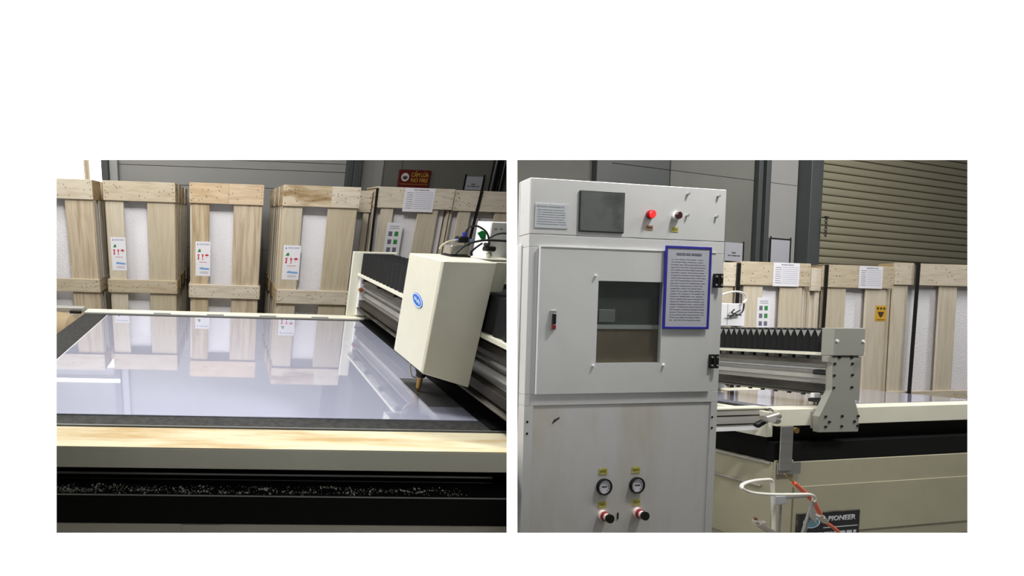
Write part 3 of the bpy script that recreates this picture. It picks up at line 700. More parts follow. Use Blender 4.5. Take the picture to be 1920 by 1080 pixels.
part('blue_fitting', MB().cyl(hp(445, 465), hp(445, 385), .0095), M['blue_fit'], t, smooth=True, label='blue push fitting')
for u0, u1 in ((365, 255), (520, 605)): part('pale_fitting', MB().cyl(hp(u0, 545), hp(u1, 545), .0065), M['pale_fit'], t, smooth=True, label='pale blue push fitting')
for pts, rr, mm in (([(455, 390), (520, 300), (600, 262), (720, 265), (850, 345), (910, 430), (935, 530), (940, 640)], .0042, 'black_mat'),
                    ([(250, 832), (400, 690), (560, 605), (700, 568), (860, 545), (1080, 550), (1290, 562)], .0052, 'black_mat'),
                    ([(940, 505), (1080, 432), (1200, 407), (1300, 410)], .004, 'black_mat'),
                    ([(590, 850), (580, 790), (660, 705), (800, 605)], .0045, 'black_mat'),
                    ([(-60, 720), (0, 640), (120, 572), (265, 545)], .0045, 'hose_beige')):
    part('hose', MB().tube([hp(u, v, 1.90 if rr > .005 else 1.93) for u, v in pts], rr).clip(CUT), M[mm], t, smooth=True)
part('green_tag', MB().prism([hp(u, v, 1.92) for u, v in ((710, 400), (800, 350), (885, 375), (870, 520), (790, 530))], (0, .004, 0)), M['green'], t, label='green plastic tag')
a = hp(1000, 170, 2.0); z0 = ZT - .03
mb = MB(); mb.prism([(a.x, 2.0, a.z), (a.x + .2, 2.0, a.z), (a.x + .2, 2.0, z0), (a.x + .012, 2.0, z0)], (0, .12, 0))
mc = part('motor_cover', mb.clip(CUT), M['plastic_white'], t, .004, label='white motor cover')
for u in (1080, 1190): part('slot', hbox(u - 22, 305, u + 22, 340, 1.997, 1.9985), M['grey_metal'], mc)
part('connector', hbox(905, 670, 1085, 780, 1.95, 1.99), M['black'], t, .006)
part('connector_cap', hbox(900, 600, 965, 670, 1.95, 1.98), M['black_mat'], t, .004)
part('hose_ring', MB().cyl(hp(930, 800, 1.97), hp(940, 880, 1.97), .012), M['silver'], t, smooth=True)
part('motor_base', MB().box(X1 + .0005, X1 + .22, 1.9, 2.03, ZT - .035, ZT - .005).clip(CUT), M['cream'], t, .003)

# ------------------------------------------------------------------ right hall: shell
FLOOR_R = -EYE.z
CUTR = -plane_cut(FR, 964); FN = FC.R @ Vector((0, -1, 0)); FNC = FC.R @ Vector((0, D0 + TH + .001, 0))
def shellr(mb): return mb.clip(CUTR).clip(FN, FNC)
solo('floor', shellr(MB().box(-1, 25, -1, 14, FLOOR_R - .1, FLOOR_R)), M['floor'], FR, 'grey concrete floor of the right hall', kind='structure')
solo('ceiling', shellr(MB().box(-1, 25, -1, 14, 5.4, 5.5)), M['ceiling'], FR, 'white roof of the right hall', kind='structure')
solo('wall_right', MB().box(24.6, 24.8, 1.0, 14, FLOOR_R, 5.4), M['white'], FR, 'side wall of the right hall', kind='structure')
YW = 5.2
CUTW = -plane_cut(FW, 964)
wr = thing('wall_rear', 'grey panelled rear wall of the right hall', None, FW, (5, YW, FLOOR_R), kind='structure')
part('backing', MB().box(0, 23, YW + .12, YW + .25, FLOOR_R, 5.4).clip(CUTW), M['wall_dark'], wr)
def wx(px, py=400): return FW.at(px, py, y=YW).x
def wz(px, py): return FW.at(px, py, y=YW).z
zj = wz(1300, 322)
for x0, x1, m in ((wx(900), wx(1112), 'wall_dark'), (wx(1142), wx(1258), 'column'), (wx(1260), wx(1417), 'wall_dark'), (wx(1438), wx(1499), 'wall_grey')):
    for z0, z1 in ((FLOOR_R, zj - .005), (zj + .005, 5.4)):
        part('panel', MB().box(x0, x1 - .004, YW + .04, YW + .12, z0, z1).clip(CUTW), M[m], wr)
tr = thing('trim_4', 'dark steel column behind the white cabinet', None, FW, (wx(1127), YW, FLOOR_R), kind='structure')
part('column', MB().box(wx(1113), wx(1141), YW - .03, YW + .119, FLOOR_R, 5.4), M['column'], tr, .004)
tr = thing('trim_5', 'narrow dark steel post on the rear wall', None, FW, (wx(1427), YW, FLOOR_R), kind='structure')
part('column', MB().box(wx(1417.5), wx(1425), YW - .02, YW + .119, FLOOR_R, 5.4), M['column'], tr, .003)
part('column', MB().box(wx(1429), wx(1437), YW - .04, YW + .119, FLOOR_R, 5.4), M['column'], tr, .003)
tr = thing('trim_6', 'wide dark steel column beside the roller shutter', None, FW, (wx(1515), YW, FLOOR_R), kind='structure')
part('column', MB().box(wx(1500), wx(1516), YW - .12, YW + .119, FLOOR_R, 5.4), M['column'], tr, .004)
part('column', MB().box(wx(1517), wx(1531), YW - .06, YW + .119, FLOOR_R, 5.4), M['column'], tr, .004)
ds = thing('door_1', 'large olive roller shutter of horizontal slats', None, FW, (wx(1532, 400), YW, FLOOR_R), kind='structure')
sx0 = wx(1532, 400); sx1 = wx(1980, 400); sh = .152
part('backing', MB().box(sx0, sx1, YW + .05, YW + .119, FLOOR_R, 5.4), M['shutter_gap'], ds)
zc = FLOOR_R; sm = None
while zc < 5.2:
    if sm is None:
        b = bmesh.new(); pf = [(.046, 0), (.006, .010), (-.004, .03), (-.006, sh * .55), (0, sh * .8), (.012, sh * .93), (.046, sh * .97)]
        A = [b.verts.new((0, y, z)) for y, z in pf]; B = [b.verts.new((sx1 - sx0, y, z)) for y, z in pf]
        for i in range(len(pf) - 1): b.faces.new((A[i], B[i], B[i + 1], A[i + 1]))
        b.faces.new(A); b.faces.new(B[::-1]); q = MB(); q.b = b; sm = mesh('slat', q, M['shutter'])
    o = bpy.data.objects.new('slat', sm); COL.objects.link(o); o.parent = ds; o.location = (0, 0, zc - FLOOR_R); zc += sh
part('guide_rail', MB().box(sx0 - .035, sx0 - .001, YW - .05, YW + .049, FLOOR_R, 5.4), M['column'], ds, .003)
t = thing('pull_chain', 'black pull chain hanging at the left edge of the shutter', 'chain', FW, (wx(1527, 430), YW - .1, wz(1527, 447)))
mb = MB(); x = wx(1526.5, 430); za, zb_ = wz(1527, 447), wz(1527, 411); n = 9
for i in range(n):
    z = za + (zb_ - za) * (i + .5) / n; mb.ring((x, YW - .135, z), (1, .3 if i % 2 else -.8, 0), .012, .022, .008, 10)
part('links', mb, M['black'], t); part('hook', MB().box(x - .03, x + .05, YW - .15, YW - .121, zb_, zb_ + .02), M['black'], t, .003)
notice(FW, (1359, 1393), 455, 492, YW + .02, 'grey notice with black side strip partly hidden by the cabinet', False, True, (0, 1))
notice(FW, (1443.5, 1481), 447, 495, YW + .02, 'blank grey notice under a black frame beside the wide column', True, False)

# ------------------------------------------------------------------ crates, right hall
YR = 3.75
def rc(px, py, y=YR): return FM.at(px, py, y=y)
GX = 'crates beyond the right cutting table'
def rcrate(pxa, pxb, pt_, label, seed, y=YR, yaw=0, rot_y=0, d=.42, **k):
    a = rc(pxa, pt_, y); b = rc(pxb, pt_, y)
    return crate(FM, a.x, b.x, y, d, (a.z + b.z) / 2, FLOOR_R, label, GX, band=.275, seed=seed, mid=(.66, .80), yaw=yaw, rot_y=rot_y, out=.004, foam_back=.05, **k)
tA = rcrate(1300, 1383, 491, 'crate peeping out from behind the white cabinet, below the grey notice', 81)
strap(tA, FM, 1385, 494, 1378, 610, YR, .42, .05)
tB = rcrate(1389, 1521, 492, 'crate with white form and picture sheet between the cabinet and the black strap', 82, lp=(.10, .36), rp=(.62, .93))
a = rc(1449, 515); b = rc(1498, 515); form_sheet(tB, a.x, b.x, rc(1473, 537).z, rc(1473, 493).z, YR - .002, 17)
a = rc(1424.5, 560); b = rc(1450, 560); photo_sheet(tB, a.x, b.x, rc(1437, 618, YR + .02).z, rc(1437, 558, YR + .02).z, YR + .0195)
tB2 = rcrate(1523, 1541, 503, 'narrow low crate end between two strapped crates', 83, YR + .02, lp=(.02, .2), rp=(.8, .98), nails=False)
tC = rcrate(1546, 1677, 498, 'crate with white form on its band and a yellow warning label', 84, lp=(.03, .36), rp=(.66, .94))
strap(tC, FM, 1549.5, 497, 1542, 612, YR, .42, .05)
a = rc(1610, 520); b = rc(1654, 520); form_sheet(tC, a.x, b.x, rc(1632, 541).z, rc(1632, 499.5).z, YR - .002, 27)
a = rc(1641, 588, YR + .02); b = rc(1661, 588, YR + .02); z1 = rc(1650, 573, YR + .02).z; z0 = rc(1650, 602, YR + .02).z
yl = part('warning_label', MB().box(a.x, b.x, YR + .018, YR + .0195, z0, z1), M['yellow_label'], tC, label='yellow warning label')
w = b.x - a.x; h = z1 - z0; mb = MB()
for u in (.2, .5, .8): mb.box(a.x + w * (u - .09), a.x + w * (u + .09), YR + .0174, YR + .018, z0 + h * .74, z0 + h * .88)
mb.prism([(a.x + w * u, YR + .018, z0 + h * v) for u, v in ((.2, .6), (.8, .6), (.65, .32), (.5, .22), (.35, .32))], (0, -.0006, 0)); mb.box(a.x + w * .1, a.x + w * .9, YR + .0174, YR + .018, z0 + h * .06, z0 + h * .1)
part('label_print', mb, M['nail'], yl)
tD = rcrate(1684, 1850, 495.5, 'strapped crate with tall white foam panel at the right edge', 85, lp=(.02, .17), rp=(.52, .70), yaw=-.02, d=.13)
strap(tD, FM, 1721, 494, 1704, 722, YR, .13, .06)

# ------------------------------------------------------------------ right cutting table
K = .65; YT = 3.4 * K; ZT2 = -.892 * K; XC = 6.46 * K
def mp(px, py, y=YT): return FM.at(px, py, y=y)
TR = thing('cutting_table', 'cream and dark green cutting table seen from its corner, behind the cabinet', 'machine', FM, (XC + 1, YT + .5, FLOOR_R))
XE = XC + 2.3; YFR = FM.at(1700, 725, z=ZT2).y
za = mp(1459, 800).z; zb_ = mp(1509, 866).z; zc_ = mp(1509, 912).z
part('front_rail', MB().box(XC, XE, YT, YT + .1, za, ZT2), M['cream'], TR, .004)
part('bed', MB().box(XC + .01, XE, YT + .1005, YFR, za, ZT2 - .008), M['black_felt'], TR, label='black bed under the glass')
part('far_rail', MB().box(XC - .1, XE, YFR + .0005, YFR + .1, za, ZT2 + .004), M['cream'], TR, .004)
part('end_rail', MB().box(XC - .055, XC - .0005, YT + .02, YFR, za - .08, ZT2 - .02), M['cream'], TR, .003)
zm = mp(1700, 822, YT - .0).z
part('recess_panel', MB().box(XC + .03, XE, YT + .06, YFR - .05, zb_ - .02, za - .0005), M['soot'], TR)
part('black_ledge', MB().box(XC + .012, XE, YT + .012, YT + .0595, zb_ + .001, zm), M['soot'], TR, .003)
part('lower_body', MB().box(XC, XE, YT + .008, YFR, FLOOR_R, zb_), M['olive_body'], TR, .004, label='grey-green machine body')
part('body_panel', MB().box(mp(1490, 912).x, XE, YT, YT + .0075, FLOOR_R + .1, zc_), M['olive_body'], TR, .002)
part('corner_post', MB().box(XC - .004, mp(1485, 900).x, YT - .004, YT + .0075, FLOOR_R, zb_ + .02), M['olive_body'], TR, .003)
part('side_lip', MB().box(XC - .018, XC - .0005, YT + .02, YFR, zb_ - .012, zb_), M['alu'], TR)
part('side_lip', MB().box(XC - .018, XC - .0005, YT + .06, YFR, zc_ - .01, zc_), M['alu'], TR)
part('bracket', MB().box(mp(1465, 800, YT - .026).x, mp(1487, 800, YT - .026).x, YT - .03, YT - .0215, mp(1475, 882, YT - .026).z, mp(1475, 799, YT - .026).z).box(mp(1465, 800, YT - .026).x, mp(1508, 800, YT - .026).x, YT - .0210, YT - .0135, mp(1475, 890, YT - .026).z, mp(1475, 868, YT - .026).z), M['steel'], TR, .002, label='steel angle bracket')
k_ = mp(1493, 807, YT - .03)
part('knob', MB().cyl((k_.x, YT - .034, k_.z), (k_.x, YT - .022, k_.z), .022, .019, n=18).cyl((k_.x, YT - .0218, k_.z), (k_.x, YT + .05, k_.z), .008, n=10), M['brass'], TR, smooth=True, label='round brass knob')
# maker plate
pa = mp(1494, 965); pb = mp(1608, 960); pz = mp(1550, 960).z
np_ = part('nameplate', MB().box(pa.x, pb.x, YT - .006, YT - .0005, pz - .26, pz), M['plate'], TR, label='black maker nameplate with oval emblem')
fr_ = MB(); e = .006
fr_.box(pa.x - e, pb.x + e, YT - .008, YT - .001, pz + .0002, pz + e); fr_.box(pa.x - e, pa.x - .0002, YT - .008, YT - .001, pz - .26, pz); fr_.box(pb.x + .0002, pb.x + e, YT - .008, YT - .001, pz - .26, pz)
part('plate_rim', fr_, M['dirty'], np_)
ox, oz = mp(1519, 979).x, mp(1519, 979).z
def oval(a, b, y, d): return MB().prism([(ox + a * math.cos(q), y, oz + b * math.sin(q)) for q in [2 * math.pi * i / 32 for i in range(32)]], (0, d, 0))
part('emblem_rim', oval(.078, .041, YT - .0075, .0013), M['pale_blue'], np_); part('emblem', oval(.066, .033, YT - .0087, .001), M['plate_teal'], np_)
a = mp(1578, 971, YT - .007)
text('lettering', 'PIONEER', .05, M['plate_text'], np_, Matrix.Translation((a.x, YT - .0067, a.z)), .0006, .15, .001, fitw=mp(1604, 970).x - mp(1553, 970).x)
part('rule', MB().box(mp(1541, 986).x, mp(1605, 984).x, YT - .0068, YT - .0061, mp(1575, 986).z - .003, mp(1575, 986).z + .003), M['plate_text'], np_)
part('printed_lines', paper_lines(MB(), mp(1530, 996).x, mp(1604, 996).x, mp(1575, 1001).z, mp(1575, 993).z, YT - .0062, 1, 12, .7), M['plate_text'], np_)
# glass on the right table
g = thing('glass_sheet', 'glass sheet on the right table mirroring the crates', 'glass sheet', FM, (XC + 1.1, YT + .5, ZT2 - .008))
part('pane', MB().box(XC + .06, XE - .05, YT + .115, YFR - .02, ZT2 - .0078, ZT2 - .001), M['sheet'], g)
# gantry leg outline in the plane of the near end
YG = YT - .045
P = [FM.at(x, y, y=YG) for x, y in ((1535.5, 811), (1609.5, 809.5), (1611, 779), (1598, 734.5), (1599, 677), (1611, 676), (1611, 667), (1553, 668), (1553, 679), (1562, 680), (1561, 732), (1540, 774), (1535.5, 781))]
xl = 7.19 * K
GTR = gantry(FM, 'gantry bridge with black bellows and flared grey leg on the right table', xl, YT - .0, YFR + .06, ZT2, P, None, 22)
part('foot_block', MB().box(P[0].x + .01, P[1].x - .01, YG + .0305, YT - .0005, P[0].z + .02, ZT2 - .02), M['grey_metal'], GTR)
bx0 = FM.at(1565, 640, y=YG - .01).x; bx1 = FM.at(1622, 640, y=YG - .01).x; bz1 = FM.at(1595, 615, y=YG - .01).z; bz0 = FM.at(1595, 667, y=YG - .01).z
part('end_cover', MB().box(bx0, bx1, YG - .01, YT + .004, bz0, bz1), M['leg_grey'], GTR, .004, label='grey sheet-metal end cover')
for x, y in ((1569, 639), (1618, 640)): 
    q = FM.at(x, y, y=YG - .01); part('screw', MB().cyl((q.x, YG - .016, q.z), (q.x, YG - .0102, q.z), .010, n=10), M['plastic_white'], GTR)
for x, y in ((1564, 682), (1597, 682), (1563, 704), (1597, 703), (1562, 727), (1596, 726), (1547, 781), (1578, 780), (1608, 780), (1554, 791), (1601, 790), (1547, 800), (1577, 799), (1607, 798), (1573, 670), (1596, 670)):
    q = FM.at(x, y, y=YG); part('bolt', MB().cyl((q.x, YG - .006, q.z), (q.x, YG - .0004, q.z), .009, n=8), M['black'], GTR)
q = FM.at(1545, 700, y=YT + .06)
part('motor_coupling', MB().cyl((xl + .02, YT + .02, ZT2 + .25), (xl + .02, YT + .09, ZT2 + .25), .018), M['black_mat'], GTR, smooth=True)
part('chain_bracket', MB().box(xl - .01, xl + .06, YT + .03, YT + .1, ZT2 + .03, ZT2 + .055), M['black'], GTR, .003)
part('chain_bracket', MB().box(xl - .05, xl + .01, YT + .05, YT + .07, ZT2 + .065, ZT2 + .10), M['plastic_white'], GTR, .003)
# head of the right gantry: only its white motor cover shows over the bellows
y = 2.86
a = FM.at(1338, 568, y=y); b = FM.at(1398, 568, y=y); zt_ = a.z
th2 = thing('cutting_head', 'white motor cover of the cutting head showing above the bellows', 'machine head', FM, ((a.x + b.x) / 2, y, ZT2 + .59))
part('motor_cover', MB().box(a.x, b.x, y, y + .1, ZT2 + .589, zt_), M['plastic_white'], th2, .005)
part('seam', MB().box(FM.at(1364, 580, y=y).x, FM.at(1364, 580, y=y).x + .004, y - .001, y, ZT2 + .6, zt_ - .01), M['grey_metal'], th2)
def H2(u, v, yy=y - .02): return FM.at(1320 + .2778 * u, 480 + .2778 * v, y=yy)
part('hose', MB().tube([H2(120, 262), (H2(160, 248)), H2(220, 240), H2(270, 255), H2(283, 290), H2(265, 318)], .009), M['hose_white'], th2, smooth=True)
for pts in ([(270, 320), (262, 370), (225, 400), (160, 402)], [(245, 365), (205, 388), (175, 415)], [(205, 360), (190, 385), (250, 400)]):
    part('hose', MB().tube([H2(u, v) for u, v in pts], .005), M['black_mat'], th2, smooth=True)
# feed conveyor left of the table, squared to its front
yc = YT + .06
ca = FM.at(1300, 768, y=yc); cb = FM.at(1438, 768, y=yc)
cv = thing('feed_conveyor', 'pale feed conveyor side rail running behind the cabinet to the table corner', 'conveyor', FM, ((ca.x + cb.x) / 2, yc, FLOOR_R))
cz = lambda py: FM.at(1390, py, y=yc).z
part('side_rail', MB().box(ca.x - .6, cb.x, yc, yc + .04, cz(799), cz(767.5)), M['alu'], cv, .003)
part('rail_cap', MB().box(ca.x - .6, cb.x, yc - .006, yc + .06, cz(767.3), cz(764.5)), M['cream'], cv, .001)
for v in (779, 795): part('slot', MB().box(ca.x - .6, cb.x, yc - .002, yc - .0003, cz(v + 1), cz(v - 1)), M['black'], cv)
part('lower_rail', MB().box(ca.x - .6, cb.x, yc + .002, yc + .05, cz(808), cz(799.3)), M['plastic_white'], cv, .002)
part('post', MB().box(ca.x - .5, ca.x - .42, yc + .06, yc + .14, FLOOR_R, cz(800)), M['grey_metal'], cv, .003)
part('air_cylinder', MB().cyl(FM.at(1433, 786, y=yc - .10), FM.at(1456, 779, y=yc - .10), .025), M['silver'], cv, smooth=True)
part('cylinder_cap', MB().cyl(FM.at(1447, 787, y=yc - .14), FM.at(1456, 789, y=yc - .14), .021), M['steel'], cv, smooth=True)
part('clamp', MB().cyl(FM.at(1418, 798, y=yc - .08), FM.at(1434, 789, y=yc - .09), .018), M['black'], cv, smooth=True)
part('fitting', MB().cyl(FM.at(1440, 774, y=yc - .02), FM.at(1446, 769, y=yc - .02), .02), M['dirty'], cv, smooth=True)

# ------------------------------------------------------------------ hoses in front of the right table
yh = 1.95
def hq(px, py, y=yh): return FM.at(px, py, y=y)
t = thing('air_hose_stand', 'white looped pipe stand with grey block and silver valve before the table', 'hose stand', FM, (hq(1450, 1000).x, yh, FLOOR_R))
b = hq(1449, 990); base = Vector((b.x, yh, FLOOR_R))
part('loop_pipe', MB().tube([base, hq(1450, 1000), hq(1449.5, 950), hq(1448.5, 915), hq(1447, 901), hq(1438, 899), hq(1410, 902, yh - .03), hq(1392, 909, yh - .06), hq(1393, 917, yh - .08), hq(1412, 924, yh - .07), hq(1448, 927, yh - .05), hq(1490, 927, yh - .03), hq(1518, 927, yh - .02), hq(1527, 933, yh), hq(1524, 941, yh)], .0085), M['hose_white'], t, smooth=True, label='white looped pipe')
part('block', MB().box(hq(1456, 930).x, hq(1475, 930).x, yh - .0, yh + .03, hq(1460, 947).z, hq(1460, 930.5).z), M['paper_grey'], t, .003)
part('cross_arm', MB().box(hq(1476, 930).x, hq(1519, 930).x, yh + .005, yh + .02, hq(1500, 935).z, hq(1500, 931).z), M['steel'], t, .002)
pp = hq(1468, 960)
part('post', MB().cyl((pp.x, yh + .012, FLOOR_R), (pp.x, yh + .012, hq(1468, 946.5).z), .006), M['steel'], t, smooth=True)
q0 = hq(1524, 942); q1 = hq(1506, 1000)
part('leaning_tube', MB().cyl(q0, q1 + (q1 - q0) * ((FLOOR_R - q1.z) / (q1.z - q0.z)), .0095), M['steel'], t, smooth=True, label='grey leaning tube')
part('clip', MB().prism([hq(1523, 944, yh - .02), hq(1529, 962, yh - .02), hq(1532, 985, yh - .02), hq(1520, 970, yh - .02)], (0, .006, 0)), M['grey_metal'], t)
part('valve', MB().cyl(hq(1420, 980), hq(1446, 998), .02).cyl(hq(1415, 976), hq(1421, 981), .012).cyl(hq(1430, 978), hq(1436, 990), .012), M['silver'], t, smooth=True, label='silver ball valve')
part('valve_handle', MB().cyl(hq(1416, 971), hq(1420, 982), .008), M['brass_red'], t, smooth=True)
t = thing('air_hose', 'orange air hose with coupling hanging before the nameplate', 'hose', FM, (hq(1580, 1000).x, yh + .045, FLOOR_R))
e1 = hq(1546, 978, yh + .045); e2 = hq(1574, 1000, yh + .045)
part('hose', MB().tube([e1, e2, hq(1600, 1045, yh + .045), Vector((hq(1620, 1045).x, yh + .045, FLOOR_R + .012)), Vector((hq(1660, 1045).x, yh + .02, FLOOR_R + .012))], .0095), M['orange'], t, smooth=True)
part('coupling', MB().cyl(hq(1535, 965, yh + .045), e1, .015).cyl(hq(1539, 969, yh + .045), hq(1543, 974, yh + .045), .018), M['silver'], t, smooth=True)
part('grip', MB().tube([hq(1526, 941, yh + .045), hq(1531, 951, yh + .045), hq(1537, 962, yh + .045)], .011), M['orange'], t, smooth=True)
part('nozzle_body', MB().tube([hq(1488, 905, yh + .045), hq(1496, 912, yh + .045), hq(1506, 921, yh + .045), hq(1514, 929, yh + .045), hq(1526, 941, yh + .045)], .0125), M['orange'], t, smooth=True, label='orange blow gun body')
part('nozzle_tip', MB().cyl(hq(1471, 889, yh + .045), hq(1488, 905, yh + .045), .003, .006), M['brass'], t, smooth=True)

# ------------------------------------------------------------------ control cabinet
YC = 1.43
def cp(px, py, y=YC): return FK.at(px, py, y=y)
CX0 = cp(990, 600).x; CX1 = cp(1352, 600).x; CZ1 = (cp(997, 331.3).z + cp(1362, 356.3).z) / 2
CX0 = (cp(997.5, 331).x + cp(974.4, 998).x) / 2; CX1 = (cp(1362, 356).x + cp(1336, 998).x) / 2
nc = plane_cut(FK, 964.5)
cab = thing('control_cabinet', 'tall pale grey control cabinet with touch screen, glazed door and two gauges', 'cabinet', FK, ((CX0 + CX1) / 2, YC + .15, FLOOR_R))
yb = YC + .05
# body: its hidden back corner is cut off along the dividing wall
ybk = yb
def depth_at(x): return -nc.x * x / nc.y
yL = depth_at(CX0) - .004
body = [(CX0, yb), (CX1, yb), (CX1, yb + .42), (CX0 + (yb + .42 - yL) / (nc.x / -nc.y) + .0, yb + .42), (CX0, yL)]
part('body', MB().prism([(x, y, FLOOR_R) for x, y in body], (0, 0, CZ1 - FLOOR_R)), M['cab'], cab, .003)
ctl_b = cp(1170, 446).z; door_t = cp(1170, 469).z; door_b = cp(1170, 736).z; low_t = cp(1170, 757.5).z
dx0 = cp(1007, 600).x; dx1 = cp(1334, 600).x
for nm, x0, x1, z0, z1 in (('control_panel', CX0, CX1, ctl_b + .001, CZ1), ('frame_rail', CX0, CX1, door_t + .001, ctl_b - .001), ('frame_rail', CX0, CX1, low_t + .001, door_b - .001),
                           ('frame_stile', CX0, dx0 - .001, door_b, door_t), ('frame_stile', dx1 + .001, CX1, door_b, door_t),
                           ('frame_stile', CX0, cp(997, 880).x - .001, FLOOR_R, low_t), ('frame_stile', cp(1327.5, 880).x + .001, CX1, FLOOR_R, low_t)):
    part(nm, MB().box(x0, x1, YC, yb - .0005, z0, z1), M['cab'], cab, .003 if nm == 'control_panel' else .001)
part('lower_panel', MB().box(cp(997, 880).x, cp(1327.5, 880).x, YC + .003, yb - .0005, FLOOR_R + .05, low_t - .0005), M['cab_low'], cab, .002, label='stained lower panel')
ys = YC + .012
part('side_panel', MB().box(CX0 - .006, CX0 - .0005, YC + .03, yL - .004, FLOOR_R + .1, cp(985, 455).z), M['cab'], cab, .002)
# door with a window opening
wx0 = cp(1117, 600).x; wx1 = cp(1238, 600).x; wz1 = cp(1178, 528).z; wz0 = cp(1178, 680).z
d = MB(); yd0, yd1 = YC - .006, YC + .006
d.box(dx0, wx0, yd0, yd1, door_b, door_t); d.box(wx1, dx1, yd0, yd1, door_b, door_t); d.box(wx0, wx1, yd0, yd1, wz1, door_t); d.box(wx0, wx1, yd0, yd1, door_b, wz0)
bmesh.ops.remove_doubles(d.b, verts=d.b.verts, dist=.0001)
door = part('door', d, M['cab'], cab)
part('door_edge', MB().box(dx0 - .003, dx0 - .0003, yd0 - .002, yd0 + .004, door_b, door_t).box(dx0, dx1, yd0 - .002, yd0 + .004, door_t + .0001, door_t + .0032), M['plastic_white'], door)
part('window_pane', MB().box(wx0, wx1, YC - .0045, YC - .002, wz0, wz1), M['pane'], door)
part('inner_board', MB().box(wx0 - .02, wx1 + .02, YC + .0125, YC + .018, wz0 - .02, wz1 + .02), M['cab_dark'], cab)
zl1 = cp(1178, 609).z; zl0 = cp(1178, 617).z
part('inner_ledge', MB().box(wx0 - .01, wx1 + .01, YC + .0065, YC + .0122, zl0, zl1), M['cab'], cab)
part('inner_plate', MB().box(wx0 - .01, wx1 + .01, YC + .009, YC + .0122, wz0 - .01, zl0 - .0005), M['cab_brown'], cab)
part('inner_box', MB().box(cp(1127, 600).x, cp(1158, 600).x, YC + .009, YC + .0122, cp(1140, 604).z, cp(1140, 580).z), M['grey_metal'], cab, .002)
for x, y in ((1114, 517), (1109, 685), (1240, 684)):
    q = cp(x, y); part('screw', MB().cyl((q.x, yd0 - .006, q.z), (q.x, yd0 - .0003, q.z), .0055, n=8), M['plastic_white'], door)
q = cp(1033.5, 600); hd = part('handle', MB().box(q.x - .013, q.x + .013, yd0 - .005, yd0 - .0004, cp(1033, 619).z, cp(1033, 581).z), M['grey_metal'], door, .003)
part('latch', MB().box(q.x - .008, q.x + .008, yd0 - .010, yd0 - .0052, cp(1033, 608).z, cp(1033, 588).z), M['black'], hd, .002); part('latch_tip', MB().box(q.x - .008, q.x + .008, yd0 - .010, yd0 - .0052, cp(1033, 617).z, cp(1033, 608.4).z), M['red'], hd, .002)
for x, y in ((1341, 527), (1333, 677)):
    q = cp(x, y); hw = .022; hh = .03
    h_ = part('hinge', MB().box(q.x - hw, q.x - .003, YC - .0125, YC - .0062, q.z - hh, q.z + hh).box(q.x + .003, q.x + hw, YC - .0125, YC - .0062, q.z - hh, q.z + hh).cyl((q.x, YC - .0125, q.z - hh), (q.x, YC - .0125, q.z + hh), .006, n=10), M['black'], cab)
    mb = MB()
    for u in (-.013, .013):
        for v in (-.018, .018): mb.cyl((q.x + u, YC - .0145, q.z + v), (q.x + u, YC - .0127, q.z + v), .0045, n=8)
    part('screws', mb, M['grey_metal'], h_, kind='stuff')
# touch screen
a = cp(1084.5, 397); b = cp(1169.5, 397); z1 = cp(1127, 359).z; z0 = cp(1127, 436.5).z
ts = part('touch_screen', MB().box(a.x, b.x, YC - .004, YC - .0005, z0, z1), M['screen_rim'], cab, .002, label='dark dusty touch screen')
part('display', MB().box(a.x + .005, b.x - .005, YC - .0050, YC - .0042, z0 + .005, z1 - .005), M['screen'], ts)
# buttons
for x, y, m, rim in ((1218, 402.5, 'red_lit', 'red'), (1267, 405, 'button_dark', 'plastic_white')):
    q = cp(x, y); bt = part('push_button', MB().cyl((q.x, YC - .008, q.z), (q.x, YC - .0005, q.z), .0185, n=20), M[rim], cab, smooth=True, label='lit red push button' if m == 'red_lit' else 'dark red push button in white ring')
    part('button_cap', MB().cyl((q.x + .001, YC - .015, q.z), (q.x, YC - .0082, q.z), .0145, .0155, n=20), M[m], bt, smooth=True)
for x, y, m in ((1217.5, 427, 'tape_brown'), (1265, 430.5, 'tape')):
    q = cp(x, y); s_ = part('sticker', MB().box(q.x - .017, q.x + .017, YC - .0012, YC - .0004, q.z - .010, q.z + .010), M[m], cab)
    part('sticker_print', MB().box(q.x - .012, q.x + .012, YC - .0018, YC - .0013, q.z - .003, q.z + .005), M['tape_dark'] if m == 'tape' else M['nail'], s_)
for x, y in ((1289, 364), (1346, 368), (1287.5, 404.5), (1342, 406.5)):
    q = cp(x, y); part('screw', MB().cyl((q.x, YC - .007, q.z), (q.x, YC - .0003, q.z), .0055, n=8), M['grey_metal'], cab)
for x, y in ((988.5, 791), (988, 813), (1335, 782), (1334.5, 802)):
    q = cp(x, y); part('screw_hole', MB().cyl((q.x, YC - .001, q.z), (q.x, YC - .0002, q.z), .005, n=8), M['black'], cab)
a = cp(1003, 403); b = cp(1065, 403); z1 = cp(1034, 382).z; z0 = cp(1034, 428).z
ip = part('info_plate', MB().box(a.x, b.x, YC - .002, YC - .0004, z0, z1), M['info_grey'], cab, .0005, label='pale grey information plate')
part('printed_lines', paper_lines(MB(), a.x + .01, b.x - .01, z0 + .012, z1 - .02, YC - .0021, 7, 33, .25), M['paper_grey'], ip)
part('heading', paper_lines(MB(), a.x + .008, b.x - .008, z1 - .016, z1 - .004, YC - .0021, 1, 34, .6), M['paper_grey'], ip)
